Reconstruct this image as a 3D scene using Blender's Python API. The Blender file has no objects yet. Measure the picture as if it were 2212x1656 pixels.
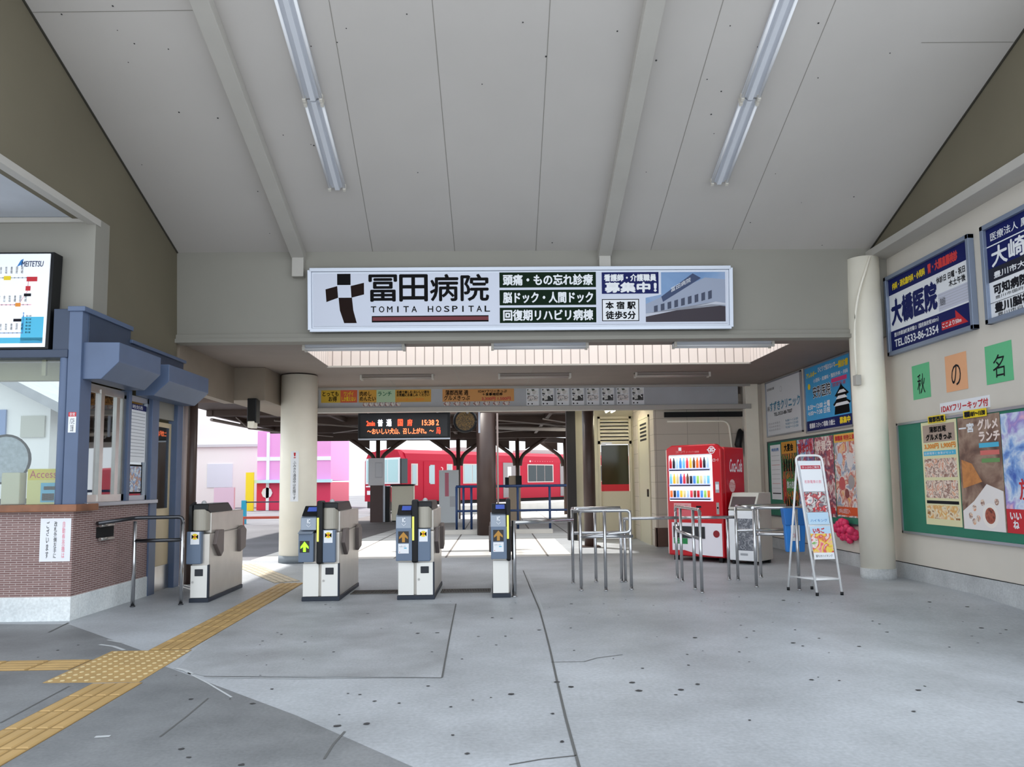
import bpy, math, random
from mathutils import Vector as V, Matrix
random.seed(7)
sc = bpy.context.scene
col = sc.collection

# ------------------------------------------------------------------ camera
FPX, PPX, PPY, VPX, VPY, RHO, CAMH = 1650., 1106., 896., 1072., 1043., .012, 1.26
_u, _v = VPX - PPX, VPY - PPY
_a = _u*math.cos(RHO) - _v*math.sin(RHO); _b = -_u*math.sin(RHO) - _v*math.cos(RHO)
PITCH = math.atan(-_b/FPX); YAW = math.atan(-_a/FPX*math.cos(PITCH))
FW = V((math.sin(YAW)*math.cos(PITCH), math.cos(YAW)*math.cos(PITCH), math.sin(PITCH)))
_r0 = V((math.cos(YAW), -math.sin(YAW), 0)); _u0 = _r0.cross(FW)
RT = _r0*math.cos(RHO) - _u0*math.sin(RHO); UP = _u0*math.cos(RHO) + _r0*math.sin(RHO)
CAM = V((0, 0, CAMH))
cd = bpy.data.cameras.new('camera'); co = bpy.data.objects.new('camera', cd); col.objects.link(co)
cd.sensor_width = 36; cd.sensor_fit = 'HORIZONTAL'; cd.lens = 36*FPX/2212; cd.shift_y = (PPY-828)/2212
cd.clip_end = 400
m3 = Matrix((RT, UP, -FW)).transposed()
co.matrix_world = Matrix.Translation(CAM) @ m3.to_4x4()
sc.camera = co

# ------------------------------------------------------------------ light
w = bpy.data.worlds.new('sky'); sc.world = w; w.use_nodes = True
bg = w.node_tree.nodes['Background']
bg.inputs[0].default_value = (.86, .93, 1.0, 1); bg.inputs[1].default_value = 1.0
sd = bpy.data.lights.new('sun', 'SUN'); so = bpy.data.objects.new('sun', sd); col.objects.link(so)
sd.energy = 3.0; sd.angle = math.radians(3); sd.color = (1, .96, .9)
so.rotation_euler = V((.3, -.36, -.82)).to_track_quat('-Z', 'Y').to_euler()
sc.view_settings.view_transform = 'Standard'; sc.view_settings.look = 'None'
sc.view_settings.exposure = 1.0; sc.view_settings.gamma = 1
sc.view_settings.use_curve_mapping = False
sc.cycles.max_bounces = 10; sc.cycles.diffuse_bounces = 6; sc.cycles.glossy_bounces = 4
sc.cycles.transparent_max_bounces = 16
sc.cycles.caustics_reflective = False; sc.cycles.caustics_refractive = False

# ------------------------------------------------------------------ pixel -> place
def ray(x, y): return FW*FPX + RT*(x-PPX) - UP*(y-PPY)
def PY(x, y, Y): d = ray(x, y); return CAM + d*(Y/d.y)
def PX(x, y, X): d = ray(x, y); return CAM + d*(X/d.x)
def PZ(x, y, z=0.): d = ray(x, y); return CAM + d*((z-CAMH)/d.z)

# ------------------------------------------------------------------ materials
def lin(c):
    if isinstance(c, str): c = tuple(int(c[i:i+2], 16) for i in (0, 2, 4))
    return tuple((x/255/12.92 if x/255 <= .04045 else ((x/255+.055)/1.055)**2.4) for x in c) + (1,)
MATS = {}
def mat(name, c, rough=.6, metal=0., var=.0, vs=3., emit=0., bump=0., bs=60., spec=.5, coat=0.):
    if name in MATS: return MATS[name]
    m = bpy.data.materials.new(name); m.use_nodes = True; MATS[name] = m
    nt = m.node_tree; b = nt.nodes['Principled BSDF']; c = lin(c)
    b.inputs['Base Color'].default_value = c; b.inputs['Roughness'].default_value = rough
    b.inputs['Metallic'].default_value = metal; b.inputs['Specular IOR Level'].default_value = spec
    b.inputs['Coat Weight'].default_value = coat
    tc = nt.nodes.new('ShaderNodeTexCoord')
    if var:
        n = nt.nodes.new('ShaderNodeTexNoise'); n.inputs['Scale'].default_value = vs; n.inputs['Detail'].default_value = 6
        nt.links.new(tc.outputs['Object'], n.inputs['Vector'])
        r = nt.nodes.new('ShaderNodeMapRange'); r.inputs[1].default_value = .3; r.inputs[2].default_value = .7
        r.inputs[3].default_value = 1-var; r.inputs[4].default_value = 1+var
        nt.links.new(n.outputs[0], r.inputs[0])
        h = nt.nodes.new('ShaderNodeVectorMath'); h.operation = 'SCALE'; h.inputs[0].default_value = c[:3]
        nt.links.new(r.outputs[0], h.inputs['Scale']); nt.links.new(h.outputs[0], b.inputs['Base Color'])
    if emit:
        b.inputs['Emission Color'].default_value = c; b.inputs['Emission Strength'].default_value = emit
    if bump:
        n = nt.nodes.new('ShaderNodeTexNoise'); n.inputs['Scale'].default_value = bs; n.inputs['Detail'].default_value = 4
        nt.links.new(tc.outputs['Object'], n.inputs['Vector'])
        bp = nt.nodes.new('ShaderNodeBump'); bp.inputs['Strength'].default_value = bump; bp.inputs['Distance'].default_value = .01
        nt.links.new(n.outputs[0], bp.inputs['Height']); nt.links.new(bp.outputs[0], b.inputs['Normal'])
    return m
def photo(name, cols, scale=6., rough=.5, vor=False, emit=0.):
    """printed picture: patches of the listed colours"""
    if name in MATS: return MATS[name]
    m = bpy.data.materials.new(name); m.use_nodes = True; MATS[name] = m
    nt = m.node_tree; b = nt.nodes['Principled BSDF']; b.inputs['Roughness'].default_value = rough
    tc = nt.nodes.new('ShaderNodeTexCoord')
    n = nt.nodes.new('ShaderNodeTexNoise'); n.inputs['Scale'].default_value = scale; n.inputs['Detail'].default_value = 5 if not vor else 1
    n.inputs['Distortion'].default_value = .6
    nt.links.new(tc.outputs['Object'], n.inputs['Vector'])
    src = n.outputs[0]
    if vor:
        vo = nt.nodes.new('ShaderNodeTexVoronoi'); vo.inputs['Scale'].default_value = scale
        nt.links.new(tc.outputs['Object'], vo.inputs['Vector'])
        sp = nt.nodes.new('ShaderNodeSeparateColor'); nt.links.new(vo.outputs['Color'], sp.inputs[0]); src = sp.outputs[0]
    r = nt.nodes.new('ShaderNodeValToRGB'); e = r.color_ramp.elements
    lo, hi = (.0, 1.) if vor else (.33, .67)
    while len(e) < len(cols): e.new(.5)
    for i, c in enumerate(cols): e[i].position = lo+(hi-lo)*i/(len(cols)-1 if not vor else len(cols)); e[i].color = lin(c)
    if vor: r.color_ramp.interpolation = 'CONSTANT'
    nt.links.new(src, r.inputs[0]); nt.links.new(r.outputs[0], b.inputs['Base Color'])
    if emit:
        nt.links.new(r.outputs[0], b.inputs['Emission Color']); b.inputs['Emission Strength'].default_value = emit
    return m
def brick(name, c1, c2, mortar, bw, bh, ms, rough=.7, axis='wall', off=.5, bump=.3):
    """tiles or bricks; axis 'wall' runs courses along z, 'floor' lies in xy"""
    if name in MATS: return MATS[name]
    m = bpy.data.materials.new(name); m.use_nodes = True; MATS[name] = m
    nt = m.node_tree; b = nt.nodes['Principled BSDF']; b.inputs['Roughness'].default_value = rough
    g = nt.nodes.new('ShaderNodeNewGeometry'); s = nt.nodes.new('ShaderNodeSeparateXYZ'); nt.links.new(g.outputs['Position'], s.inputs[0])
    cx = nt.nodes.new('ShaderNodeCombineXYZ')
    if axis == 'wall':
        ad = nt.nodes.new('ShaderNodeMath'); nt.links.new(s.outputs[0], ad.inputs[0]); nt.links.new(s.outputs[1], ad.inputs[1])
        nt.links.new(ad.outputs[0], cx.inputs[0]); nt.links.new(s.outputs[2], cx.inputs[1])
    else:
        nt.links.new(s.outputs[0], cx.inputs[0]); nt.links.new(s.outputs[1], cx.inputs[1])
    t = nt.nodes.new('ShaderNodeTexBrick'); t.offset = off; nt.links.new(cx.outputs[0], t.inputs['Vector'])
    for k, c in (('Color1', c1), ('Color2', c2), ('Mortar', mortar)): t.inputs[k].default_value = lin(c)
    t.inputs['Scale'].default_value = 1; t.inputs['Brick Width'].default_value = bw; t.inputs['Row Height'].default_value = bh
    t.inputs['Mortar Size'].default_value = ms; t.inputs['Mortar Smooth'].default_value = .2; t.inputs['Bias'].default_value = 0
    nt.links.new(t.outputs['Color'], b.inputs['Base Color'])
    bp = nt.nodes.new('ShaderNodeBump'); bp.inputs['Strength'].default_value = bump; bp.inputs['Distance'].default_value = .004; bp.invert = True
    nt.links.new(t.outputs['Fac'], bp.inputs['Height']); nt.links.new(bp.outputs[0], b.inputs['Normal'])
    return m
def glass(name, tint, gl=.25, rough=.02):
    if name in MATS: return MATS[name]
    m = bpy.data.materials.new(name); m.use_nodes = True; MATS[name] = m
    nt = m.node_tree; nt.nodes.remove(nt.nodes['Principled BSDF'])
    t = nt.nodes.new('ShaderNodeBsdfTransparent'); t.inputs[0].default_value = lin(tint)
    g = nt.nodes.new('ShaderNodeBsdfGlossy'); g.inputs['Roughness'].default_value = rough
    x = nt.nodes.new('ShaderNodeMixShader'); x.inputs[0].default_value = gl
    nt.links.new(t.outputs[0], x.inputs[1]); nt.links.new(g.outputs[0], x.inputs[2])
    nt.links.new(x.outputs[0], nt.nodes['Material Output'].inputs[0])
    return m
def concrete(name, c1, c2, rough=.5, s1=.55, s2=7., spec=.35):
    if name in MATS: return MATS[name]
    m = bpy.data.materials.new(name); m.use_nodes = True; MATS[name] = m
    nt = m.node_tree; b = nt.nodes['Principled BSDF']; b.inputs['Roughness'].default_value = rough
    b.inputs['Specular IOR Level'].default_value = spec
    g = nt.nodes.new('ShaderNodeNewGeometry')
    a = nt.nodes.new('ShaderNodeTexNoise'); a.inputs['Scale'].default_value = s1; a.inputs['Detail'].default_value = 8; a.inputs['Roughness'].default_value = .62
    f = nt.nodes.new('ShaderNodeTexNoise'); f.inputs['Scale'].default_value = s2*6; f.inputs['Detail'].default_value = 6
    for n in (a, f): nt.links.new(g.outputs['Position'], n.inputs['Vector'])
    r = nt.nodes.new('ShaderNodeValToRGB'); r.color_ramp.elements[0].position = .32; r.color_ramp.elements[1].position = .66
    r.color_ramp.elements[0].color = lin(c1); r.color_ramp.elements[1].color = lin(c2); nt.links.new(a.outputs[0], r.inputs[0])
    mr = nt.nodes.new('ShaderNodeMapRange'); mr.inputs[1].default_value = .3; mr.inputs[2].default_value = .7; mr.inputs[3].default_value = .88; mr.inputs[4].default_value = 1.1
    nt.links.new(f.outputs[0], mr.inputs[0])
    h = nt.nodes.new('ShaderNodeVectorMath'); h.operation = 'SCALE'; nt.links.new(r.outputs[0], h.inputs[0]); nt.links.new(mr.outputs[0], h.inputs['Scale'])
    nt.links.new(h.outputs[0], b.inputs['Base Color'])
    bp = nt.nodes.new('ShaderNodeBump'); bp.inputs['Strength'].default_value = .12; bp.inputs['Distance'].default_value = .004
    nt.links.new(f.outputs[0], bp.inputs['Height']); nt.links.new(bp.outputs[0], b.inputs['Normal'])
    return m

WHITE = mat('white_print', 'eceef2', .45); BLACK = mat('black_print', '0c0b0d', .6, spec=.1); INK = mat('dark_ink', '202026', .6, spec=.1)
NAVY = mat('navy_print', '161f5c', .5, spec=.15); RED = mat('red_print', 'c81e2c', .45); YEL = mat('yellow_print', 'f2d417', .45)
GRN = mat('green_print', '1f6b4a', .5); GREY = mat('grey_print', 'a8abb2', .5); PINK = mat('pink_print', 'e8869a', .5)
ORANGE = mat('orange_print', 'e8902a', .5); CYAN = mat('cyan_print', '49b8dc', .45); LBLUE = mat('blue_print', '2f7fc4', .45)
PAPER = mat('paper', 'eef0f4', .7)
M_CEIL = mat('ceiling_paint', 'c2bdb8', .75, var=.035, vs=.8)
M_WALL = mat('wall_paint', 'd6cfc4', .7, var=.05, vs=1.2, bump=.05)
M_FASC = mat('fascia_paint', '928f86', .65, var=.04, vs=1.)
M_KHAK = mat('khaki_paint', '706957', .75, var=.06, vs=1.)
M_BEAM = mat('beam_paint', 'b6b2ab', .55, var=.03)
M_CREAM = mat('cream_paint', 'faf4e4', .5, var=.05, vs=2.)
M_STEEL = mat('stainless_steel', 'c9c6c2', .28, 1., var=.05, vs=9.)
M_PIPE = mat('polished_pipe', 'c6c6c8', .2, 1.)
M_DPIPE = mat('dark_pipe', '55565a', .3, 1.)
M_ALU = mat('aluminium', 'b9bec8', .35, .85)
M_BLUE = mat('blue_grey_paint', '596986', .42, var=.08, vs=3.)
M_DBLUE = mat('dark_blue_grey_paint', '38445a', .45, var=.08, vs=3.)
M_BLACK = mat('black_plastic', '131417', .38, spec=.3); M_DARK = mat('dark_gap', '0c0c0e', .8)
M_BRN = mat('brown_steel', '43322c', .45, var=.1, vs=3.); M_BRN2 = mat('brown_canopy_paint', '4a382f', .6, var=.15, vs=1.5)
M_FROST = bpy.data.materials.new('frosted_skylight'); M_FROST.use_nodes = True
_nt = M_FROST.node_tree; _nt.nodes.remove(_nt.nodes['Principled BSDF']); _tr = _nt.nodes.new('ShaderNodeBsdfTranslucent'); _tr.inputs[0].default_value = (.95, .95, .95, 1)
_nt.links.new(_tr.outputs[0], _nt.nodes['Material Output'].inputs[0])
M_GLASS = glass('window_glass', 'eef3f3', .07)
M_CONC = concrete('floor_concrete', '8d9093', 'b5b9be', .46)
M_PLINTH = concrete('plinth_concrete', 'a9abad', 'c4c7c8', .8, 2.5, 8.)
M_WPL = concrete('white_plinth', 'dbe1e3', 'f2f6f6', .8, 2., 8.)

# ------------------------------------------------------------------ mesh builder
_txt = {}
def text_mesh(s, shear=0.):
    k = (s, shear)
    if k in _txt: return _txt[k]
    cu = bpy.data.curves.new('lettering', 'FONT'); cu.body = s; cu.size = 1; cu.resolution_u = 3; cu.shear = shear
    cu.align_x = 'CENTER' if '\n' in s else 'LEFT'; cu.space_line = .95
    ob = bpy.data.objects.new('lettering', cu); col.objects.link(ob)
    dg = bpy.context.evaluated_depsgraph_get(); dg.update()
    me = bpy.data.meshes.new_from_object(ob.evaluated_get(dg))
    vs = [(v.co.x, v.co.y) for v in me.vertices]; fs = [tuple(p.vertices) for p in me.polygons]
    bpy.data.objects.remove(ob); bpy.data.meshes.remove(me); bpy.data.curves.remove(cu)
    if not vs: vs = [(0, 0), (1, 1)]
    x0 = min(a for a, b in vs); x1 = max(a for a, b in vs); y0 = min(b for a, b in vs); y1 = max(b for a, b in vs)
    _txt[k] = ([((a-x0)/max(x1-x0, 1e-6), (b-y0)/max(y1-y0, 1e-6)) for a, b in vs], fs, (x1-x0)/max(y1-y0, 1e-6))
    return _txt[k]

class MB:
    def __init__(s, m=None): s.v, s.f, s.fm, s.sm, s.ms, s.cur = [], [], [], [], [], 0; s.m(m)
    def m(s, mt):
        if mt is not None:
            if mt not in s.ms: s.ms.append(mt)
            s.cur = s.ms.index(mt)
        return s
    def face(s, idx, sm=False): s.f.append(idx); s.fm.append(s.cur); s.sm.append(sm)
    def poly(s, pts):
        n = len(s.v); s.v += [V(p) for p in pts]; s.face(tuple(range(n, n+len(pts)))); return s
    def hexa(s, p):   # 8 points: bottom ring 0-3, top ring 4-7
        n = len(s.v); s.v += [V(q) for q in p]
        for q in ((3, 2, 1, 0), (4, 5, 6, 7), (0, 1, 5, 4), (1, 2, 6, 5), (2, 3, 7, 6), (3, 0, 4, 7)): s.face(tuple(n+i for i in q))
        return s
    def box(s, x0, y0, z0, x1, y1, z1):
        return s.hexa([(x0, y0, z0), (x1, y0, z0), (x1, y1, z0), (x0, y1, z0), (x0, y0, z1), (x1, y0, z1), (x1, y1, z1), (x0, y1, z1)])
    def prism(s, pts, ex):
        n = len(s.v); k = len(pts); ex = V(ex); pts = [V(p) for p in pts]
        s.v += pts + [p+ex for p in pts]
        s.face(tuple(range(n+k-1, n-1, -1))); s.face(tuple(range(n+k, n+2*k)))
        for i in range(k): j = (i+1) % k; s.face((n+i, n+j, n+k+j, n+k+i))
        return s
    def bar(s, a, b, wd, ht, up=(0, 0, 1)):
        a, b = V(a), V(b); d = (b-a).normalized(); u = V(up); r = d.cross(u)
        r = r.normalized()*wd/2 if r.length > 1e-6 else V((wd/2, 0, 0)); t = r.cross(d).normalized()*ht/2
        return s.hexa([a-r-t, a+r-t, b+r-t, b-r-t, a-r+t, a+r+t, b+r+t, b-r+t])
    def tube(s, pts, r, n=12, cap=True):
        pts = [V(p) for p in pts]; base = len(s.v); pr = None
        for i, p in enumerate(pts):
            t = ((pts[i+1]-p).normalized() if i < len(pts)-1 else V()) + ((p-pts[i-1]).normalized() if i else V())
            t.normalize()
            if pr is None:
                pr = t.cross(V((0, 0, 1)));
                if pr.length < 1e-3: pr = V((1, 0, 0))
            pr = (pr - t*pr.dot(t)).normalized(); q = t.cross(pr)
            rr = r[i] if isinstance(r, (list, tuple)) else r
            for k in range(n): a = 2*math.pi*k/n; s.v.append(p + pr*math.cos(a)*rr + q*math.sin(a)*rr)
        for i in range(len(pts)-1):
            for k in range(n): j = (k+1) % n; s.face((base+i*n+k, base+i*n+j, base+(i+1)*n+j, base+(i+1)*n+k), True)
        if cap:
            s.face(tuple(base+k for k in range(n-1, -1, -1))); e = base+(len(pts)-1)*n; s.face(tuple(e+k for k in range(n)))
        return s
    def cyl(s, c, r, z0, z1, n=32, r2=None):
        return s.tube([(c[0], c[1], z0), (c[0], c[1], z1)], [r, r if r2 is None else r2], n)
    def ball(s, c, r, n=10, sz=1.):
        c = V(c); b = len(s.v); m = n//2
        for i in range(m+1):
            th = math.pi*i/m
            for k in range(n): a = 2*math.pi*k/n; s.v.append(c+V((r*math.sin(th)*math.cos(a), r*math.sin(th)*math.sin(a), r*sz*math.cos(th))))
        for i in range(m):
            for k in range(n): j = (k+1) % n; s.face((b+i*n+k, b+(i+1)*n+k, b+(i+1)*n+j, b+i*n+j), True)
        return s
    def disc(s, c, r, U, W, n=24):
        c, U, W = V(c), V(U), V(W)
        return s.poly([c+U*r*math.cos(2*math.pi*k/n)+W*r*math.sin(2*math.pi*k/n) for k in range(n)])
    def xform(s, M):
        s.v = [M @ p for p in s.v]; return s
    def add(s, o):
        n = len(s.v); s.v += o.v
        for f, fm, sm in zip(o.f, o.fm, o.sm): s.m(o.ms[fm]); s.face(tuple(i+n for i in f), sm)
        return s

class Pan(MB):
    """a flat printed panel: O lower-left corner, U right, W up (both scaled so that u, v run 0..1)"""
    def __init__(s, O, U, W, m, th=.004):
        MB.__init__(s, m); s.O, s.U, s.W = V(O), V(U), V(W); s.N = s.U.cross(s.W).normalized(); s.k = 0; s.th = th
        if th: s.prism([s.O, s.O+s.U, s.O+s.U+s.W, s.O+s.W], -s.N*th)
    def at(s, u, v, k): return s.O + s.U*u + s.W*v + s.N*(.0008*k)
    def rect(s, u0, v0, u1, v1, m, k=1): s.m(m); s.poly([s.at(u0, v0, k), s.at(u1, v0, k), s.at(u1, v1, k), s.at(u0, v1, k)]); return s
    def shape(s, pts, m, k=1): s.m(m); s.poly([s.at(u, v, k) for u, v in pts]); return s
    def line(s, u0, v0, u1, v1, t, m, k=2):
        a, b = s.at(u0, v0, k), s.at(u1, v1, k); d = (b-a).normalized(); q = s.N.cross(d)*t/2; s.m(m); s.poly([a-q, b-q, b+q, a+q]); return s
    def circ(s, u, v, r, m, k=2, n=20):
        s.m(m); s.disc(s.at(u, v, k), r, s.U.normalized(), s.W.normalized(), n); return s
    def text(s, t, u0, v0, u1, v1, m, k=3, bold=0., shear=0., keep=False, slope=0.):
        vs, fs, asp = text_mesh(t, shear); s.m(m)
        if keep:   # keep letter proportions, centred
            hu = (v1-v0)*s.W.length*asp/s.U.length
            if hu < u1-u0: c = (u0+u1)/2; u0, u1 = c-hu/2, c+hu/2
        uh, wh = s.U.normalized(), s.W.normalized()
        offs = [(0, 0)] if not bold else [(bold, 0), (-bold, 0), (0, bold), (0, -bold)]
        for q, (du, dv) in enumerate(offs):
            n = len(s.v)
            for a, b in vs: s.v.append(s.at(u0+(u1-u0)*a, v0+(v1-v0)*b+slope*a, k+q*.15)+uh*du+wh*dv)
            for f in fs: s.face(tuple(n+i for i in f))
        return s

def mesh_obj(name, mb, parent=None, off=None, bevel=0., seg=2):
    me = bpy.data.meshes.new(name)
    o3 = V(off) if off is not None else V()
    me.from_pydata([tuple(p-o3) for p in mb.v], [], mb.f)
    for m in mb.ms: me.materials.append(m)
    me.polygons.foreach_set('material_index', mb.fm); me.polygons.foreach_set('use_smooth', mb.sm); me.update()
    o = bpy.data.objects.new(name, me); col.objects.link(o)
    if parent is not None: o.parent = parent
    if bevel:
        b = o.modifiers.new('bevel', 'BEVEL'); b.width = bevel; b.segments = seg; b.limit_method = 'ANGLE'
    return o
def tag(o, label=None, cat=None, group=None, kind=None):
    for k, x in (('label', label), ('category', cat), ('group', group), ('kind', kind)):
        if x: o[k] = x
    return o
def thing(name, label, cat, loc=(0, 0, 0), rz=0., group=None):
    o = bpy.data.objects.new(name, None); col.objects.link(o); o.location = loc; o.rotation_euler = (0, 0, rz)
    o.empty_display_size = .1
    return tag(o, label, cat, group)
def part(name, mb, root, bevel=0., label=None, kind=None, world=True, seg=2):
    """a part (or, under a part, a sub-part); world: its points are given in the place's own coordinates"""
    r = root
    while r.parent is not None: r = r.parent
    o = mesh_obj(name, mb, root, r.location if world else None, bevel, seg)
    return tag(o, label, None, None, kind)
def solo(name, mb, label, cat, group=None, bevel=0., kind=None):
    xs = [p.x for p in mb.v]; ys = [p.y for p in mb.v]; zs = [p.z for p in mb.v]
    off = V(((min(xs)+max(xs))/2, (min(ys)+max(ys))/2, min(zs)))
    o = mesh_obj(name, mb, None, off, bevel); o.location = off
    return tag(o, label, cat, group, kind)
def struct(name, mb, bevel=0.): return tag(mesh_obj(name, mb, None, None, bevel), kind='structure')
def dup(root, loc, rz=None, label=None, group=None):
    r = root.copy(); col.objects.link(r); r.location = loc
    if rz is not None: r.rotation_euler[2] = rz
    if label: r['label'] = label
    if group: r['group'] = group
    for c0 in list(root.children):
        c = c0.copy(); col.objects.link(c); c.parent = r
        for d0 in list(c0.children):
            d = d0.copy(); col.objects.link(d); d.parent = c
    return r
def arc_path(pts, rad, n=5):
    pts = [V(p) for p in pts]; out = [pts[0]]
    for i in range(1, len(pts)-1):
        a, b, c = pts[i-1], pts[i], pts[i+1]; d1 = (a-b).normalized(); d2 = (c-b).normalized()
        p0, p1 = b+d1*rad, b+d2*rad
        for k in range(n+1): t = k/n; out.append(p0*(1-t)**2 + b*2*t*(1-t) + p1*t*t)
    return out+[pts[-1]]

# ================================================================== the setting
RF = 5.5                                               # front edge of the lobby roof
XL, XR, YF, ZS, YH = -4.1, 5.18, 9.8, 3.12, 14.7     # side walls, fascia, soffit height, header board
SL = -.3733
def zc(y): return 4.26 + SL*(y-YF)                    # lobby ceiling
def fz(x, y):                                          # the floor falls a little at the right front corner
    t = min(1, max(0, (x-2.2)/2.6)); return -.06*max(0, 8.3-y)*t*t*(3-2*t) if y > 0 else -.06*8.3*t*t*(3-2*t)
fl = MB(M_CONC)
xs = [-16, -9, -4.1, 0, 2.2] + [2.2+.325*i for i in range(1, 9)] + [5.18, 9, 16]; ys = [-14, -6, 0, 2, 4, 6, 7, 8.3, 9, 13.25]
for y in ys:
    for x in xs: fl.v.append(V((x, y, fz(x, y))))
nx = len(xs)
for j in range(len(ys)-1):
    for i in range(nx-1): fl.face((j*nx+i, j*nx+i+1, (j+1)*nx+i+1, (j+1)*nx+i), True)
floor = struct('floor', fl)
def fpoly(pts, z): return [(lambda p: V((p.x, p.y, fz(p.x, p.y)+z)))(PZ(*q)) for q in pts]
M_C2 = concrete('floor_patch_light', '8b8d8f', 'a9acb0', .5, 1.4, 9.)
M_C3 = concrete('floor_patch_dark', '66686a', '86888a', .5, 1.1, 9.)
part('patch', MB(M_C2).poly(fpoly([(955, 1463), (985, 1304), (560, 1304), (424, 1400), (380, 1445), (440, 1460)], .0015)), floor)
part('patch', MB(M_C3).poly(fpoly([(-300, 1440), (-300, 1348), (148, 1348), (310, 1406), (240, 1408), (120, 1470), (206, 1476), (0, 1590), (-300, 1740)], .0015)), floor)
part('patch', MB(M_C3).poly(fpoly([(350, 1437), (376, 1446), (640, 1545), (905, 1662), (-60, 1668)], .0012)), floor)
M_CRK = mat('crack', '5a5a59', .9); M_GUM = mat('old_gum', '3a393a', .8)
def crack(px, wd, z=.003):
    b = MB(M_CRK); p = [PZ(*q) for q in px]; p = [V((q.x, q.y, fz(q.x, q.y)+z)) for q in p]
    for a, c in zip(p, p[1:]):
        q = (c-a).cross(V((0, 0, 1))).normalized()*wd/2; b.poly([a-q, c-q, c+q, a+q])
    return part('crack', b, floor)
crack([(1130, 1232), (1150, 1280), (1166, 1318), (1180, 1370), (1190, 1410), (1202, 1465), (1222, 1550), (1252, 1660)], .014)
crack([(1190, 1430), (1262, 1429), (1290, 1421), (1345, 1414)], .008)
crack([(1100, 1652), (1170, 1640), (1245, 1632)], .008)
M_SCUFF = mat('pale_scuff', 'b2b5b7', .8)
for px, wd in (([(380, 1443), (400, 1448), (415, 1456)], .03), ([(405, 1453), (450, 1476), (500, 1506)], .014), ([(215, 1392), (245, 1396), (268, 1404)], .03), ([(232, 1382), (262, 1388)], .02), ([(1138, 1236), (1160, 1286), (1172, 1318)], .02), ([(442, 1463), (640, 1466), (800, 1464)], .012), ([(205, 1592), (238, 1590)], .03)):
    k_ = crack(px, wd, .0025); k_.name = 'scuff'; k_.data.materials[0] = M_SCUFF
crack([(985, 1304), (972, 1370), (955, 1463)], .012); crack([(0, 1562), (75, 1522), (150, 1482)], .012)
crack([(345, 1592), (400, 1550), (450, 1508)], .01); crack([(700, 1640), (720, 1608), (745, 1580)], .012)
crack([(105, 1366), (148, 1345)], .02); crack([(440, 1461), (700, 1464), (955, 1464)], .008)
g = MB(M_GUM)
for k in range(190):
    x = random.uniform(-3.6, 4.9); y = random.uniform(3.4, 8.4); r = random.choice([.008, .01, .012, .012, .016, .02])
    if -2.95 < x < -2.2 or (x < -2 and y > 6.8): continue
    c = V((x, y, fz(x, y)+.0035)); n = 8; ph = random.random()*6
    g.poly([c+V((math.cos(6.283*i/n)*r*random.uniform(.7, 1.3), math.sin(6.283*i/n)*r*random.uniform(.6, 1.1), 0)) for i in range(n)])
part('gum_spot', g, floor, kind='stuff')
# platform side: pale paving, asphalt, a raised platform
M_PAVE = brick('pale_paving', 'cbc8c3', 'd6d3cf', '6f6862', .88, .88, .02, .7, 'floor', 0., .1)
struct('floor', MB(M_CONC).poly([(1.3, 13.25, 0), (12, 13.25, 0), (12, 17.4, 0), (1.3, 17.4, 0)]))
pv = MB(M_PAVE).poly([(-4.2, 13.25, -.002), (12, 13.25, -.002), (12, 60, -.002), (-4.2, 60, -.002)])
struct('floor', pv)
struct('ground', MB(concrete('asphalt', '66656a', '7d7c80', .8, .5, 9.)).poly([(-60, 13.25, -.004), (-4.2, 13.25, -.004), (-4.2, 90, -.004), (-60, 90, -.004)]))
pth = [(772, 1120), (820, 1108), (905, 1112), (985, 1106), (1000, 1112), (900, 1128), (775, 1165)]
struct('path', MB(concrete('path_asphalt', '6a6463', '7d7675', .8, .6, 9.)).poly([PZ(x, y, .004) for x, y in pth]))

# lobby shell
ce = MB(M_CEIL).prism([(XL-.2, RF, zc(RF)), (XL-.2, YF+.1, zc(YF+.1)), (XL-.2, YF+.1, zc(YF+.1)+.2), (XL-.2, RF, zc(RF)+.2)], (9.5, 0, 0))
ceil = struct('ceiling', ce)
M_SEAM = mat('seam', '8b877f', .8)
def PC(x, y):   # a pixel's point on the sloping ceiling
    d = ray(x, y); t = (4.26-SL*YF-CAMH)/(d.z-SL*d.y); return CAM+d*t
def seam(a, b, wd=.006, m=M_SEAM):
    a, b = PC(*a), PC(*b); n = V((0, SL, -1)).normalized(); q = (b-a).normalized().cross(n)*wd/2; a = a+n*.002; b = b+n*.002
    part('seam', MB(m).poly([a-q, b-q, b+q, a+q]), ceil)
for a, b in (((928, -60), (983, 549)), ((1192, -60), (1157, 549)), ((700, -60), (806, 549)), ((1580, -60), (1404, 545)), ((1830, -60), (1580, 543)), ((-60, 28), (430, 22)), ((1990, 92), (2260, 90))): seam(a, b)
seam((390, 553), (1860, 541), .012)
sp = MB(M_GUM)
for k in range(46):
    p = PC(random.uniform(60, 2100), random.uniform(10, 530)); r = random.uniform(.005, .011); n = V((0, SL, -1)).normalized()
    if XL < p.x < 4.9: sp.disc(p+n*.003, r, (1, 0, 0), V((1, 0, 0)).cross(n), 7)
part('speck', sp, ceil, kind='stuff')
n_ = V((0, SL, -1)).normalized()
for k, (a, ph) in enumerate(((PC(650, 553), PY(656, 588, YF-.1)), (PC(1303, 548), PY(1301, 578, YF-.1)))):
    b = MB(M_BEAM); x = a.x
    p0 = V((x, RF+.1, zc(RF+.1))); p1 = V((x, YF, zc(YF)))
    b.bar(p0+n_*.06, p1+n_*.06, .17, .12, (0, -SL, 1)); b.box(x-.075, YF-.13, ph.z-.06, x+.075, YF-.02, zc(YF)+.02)
    struct('trim_%d' % (k+1), b, .006)
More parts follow.
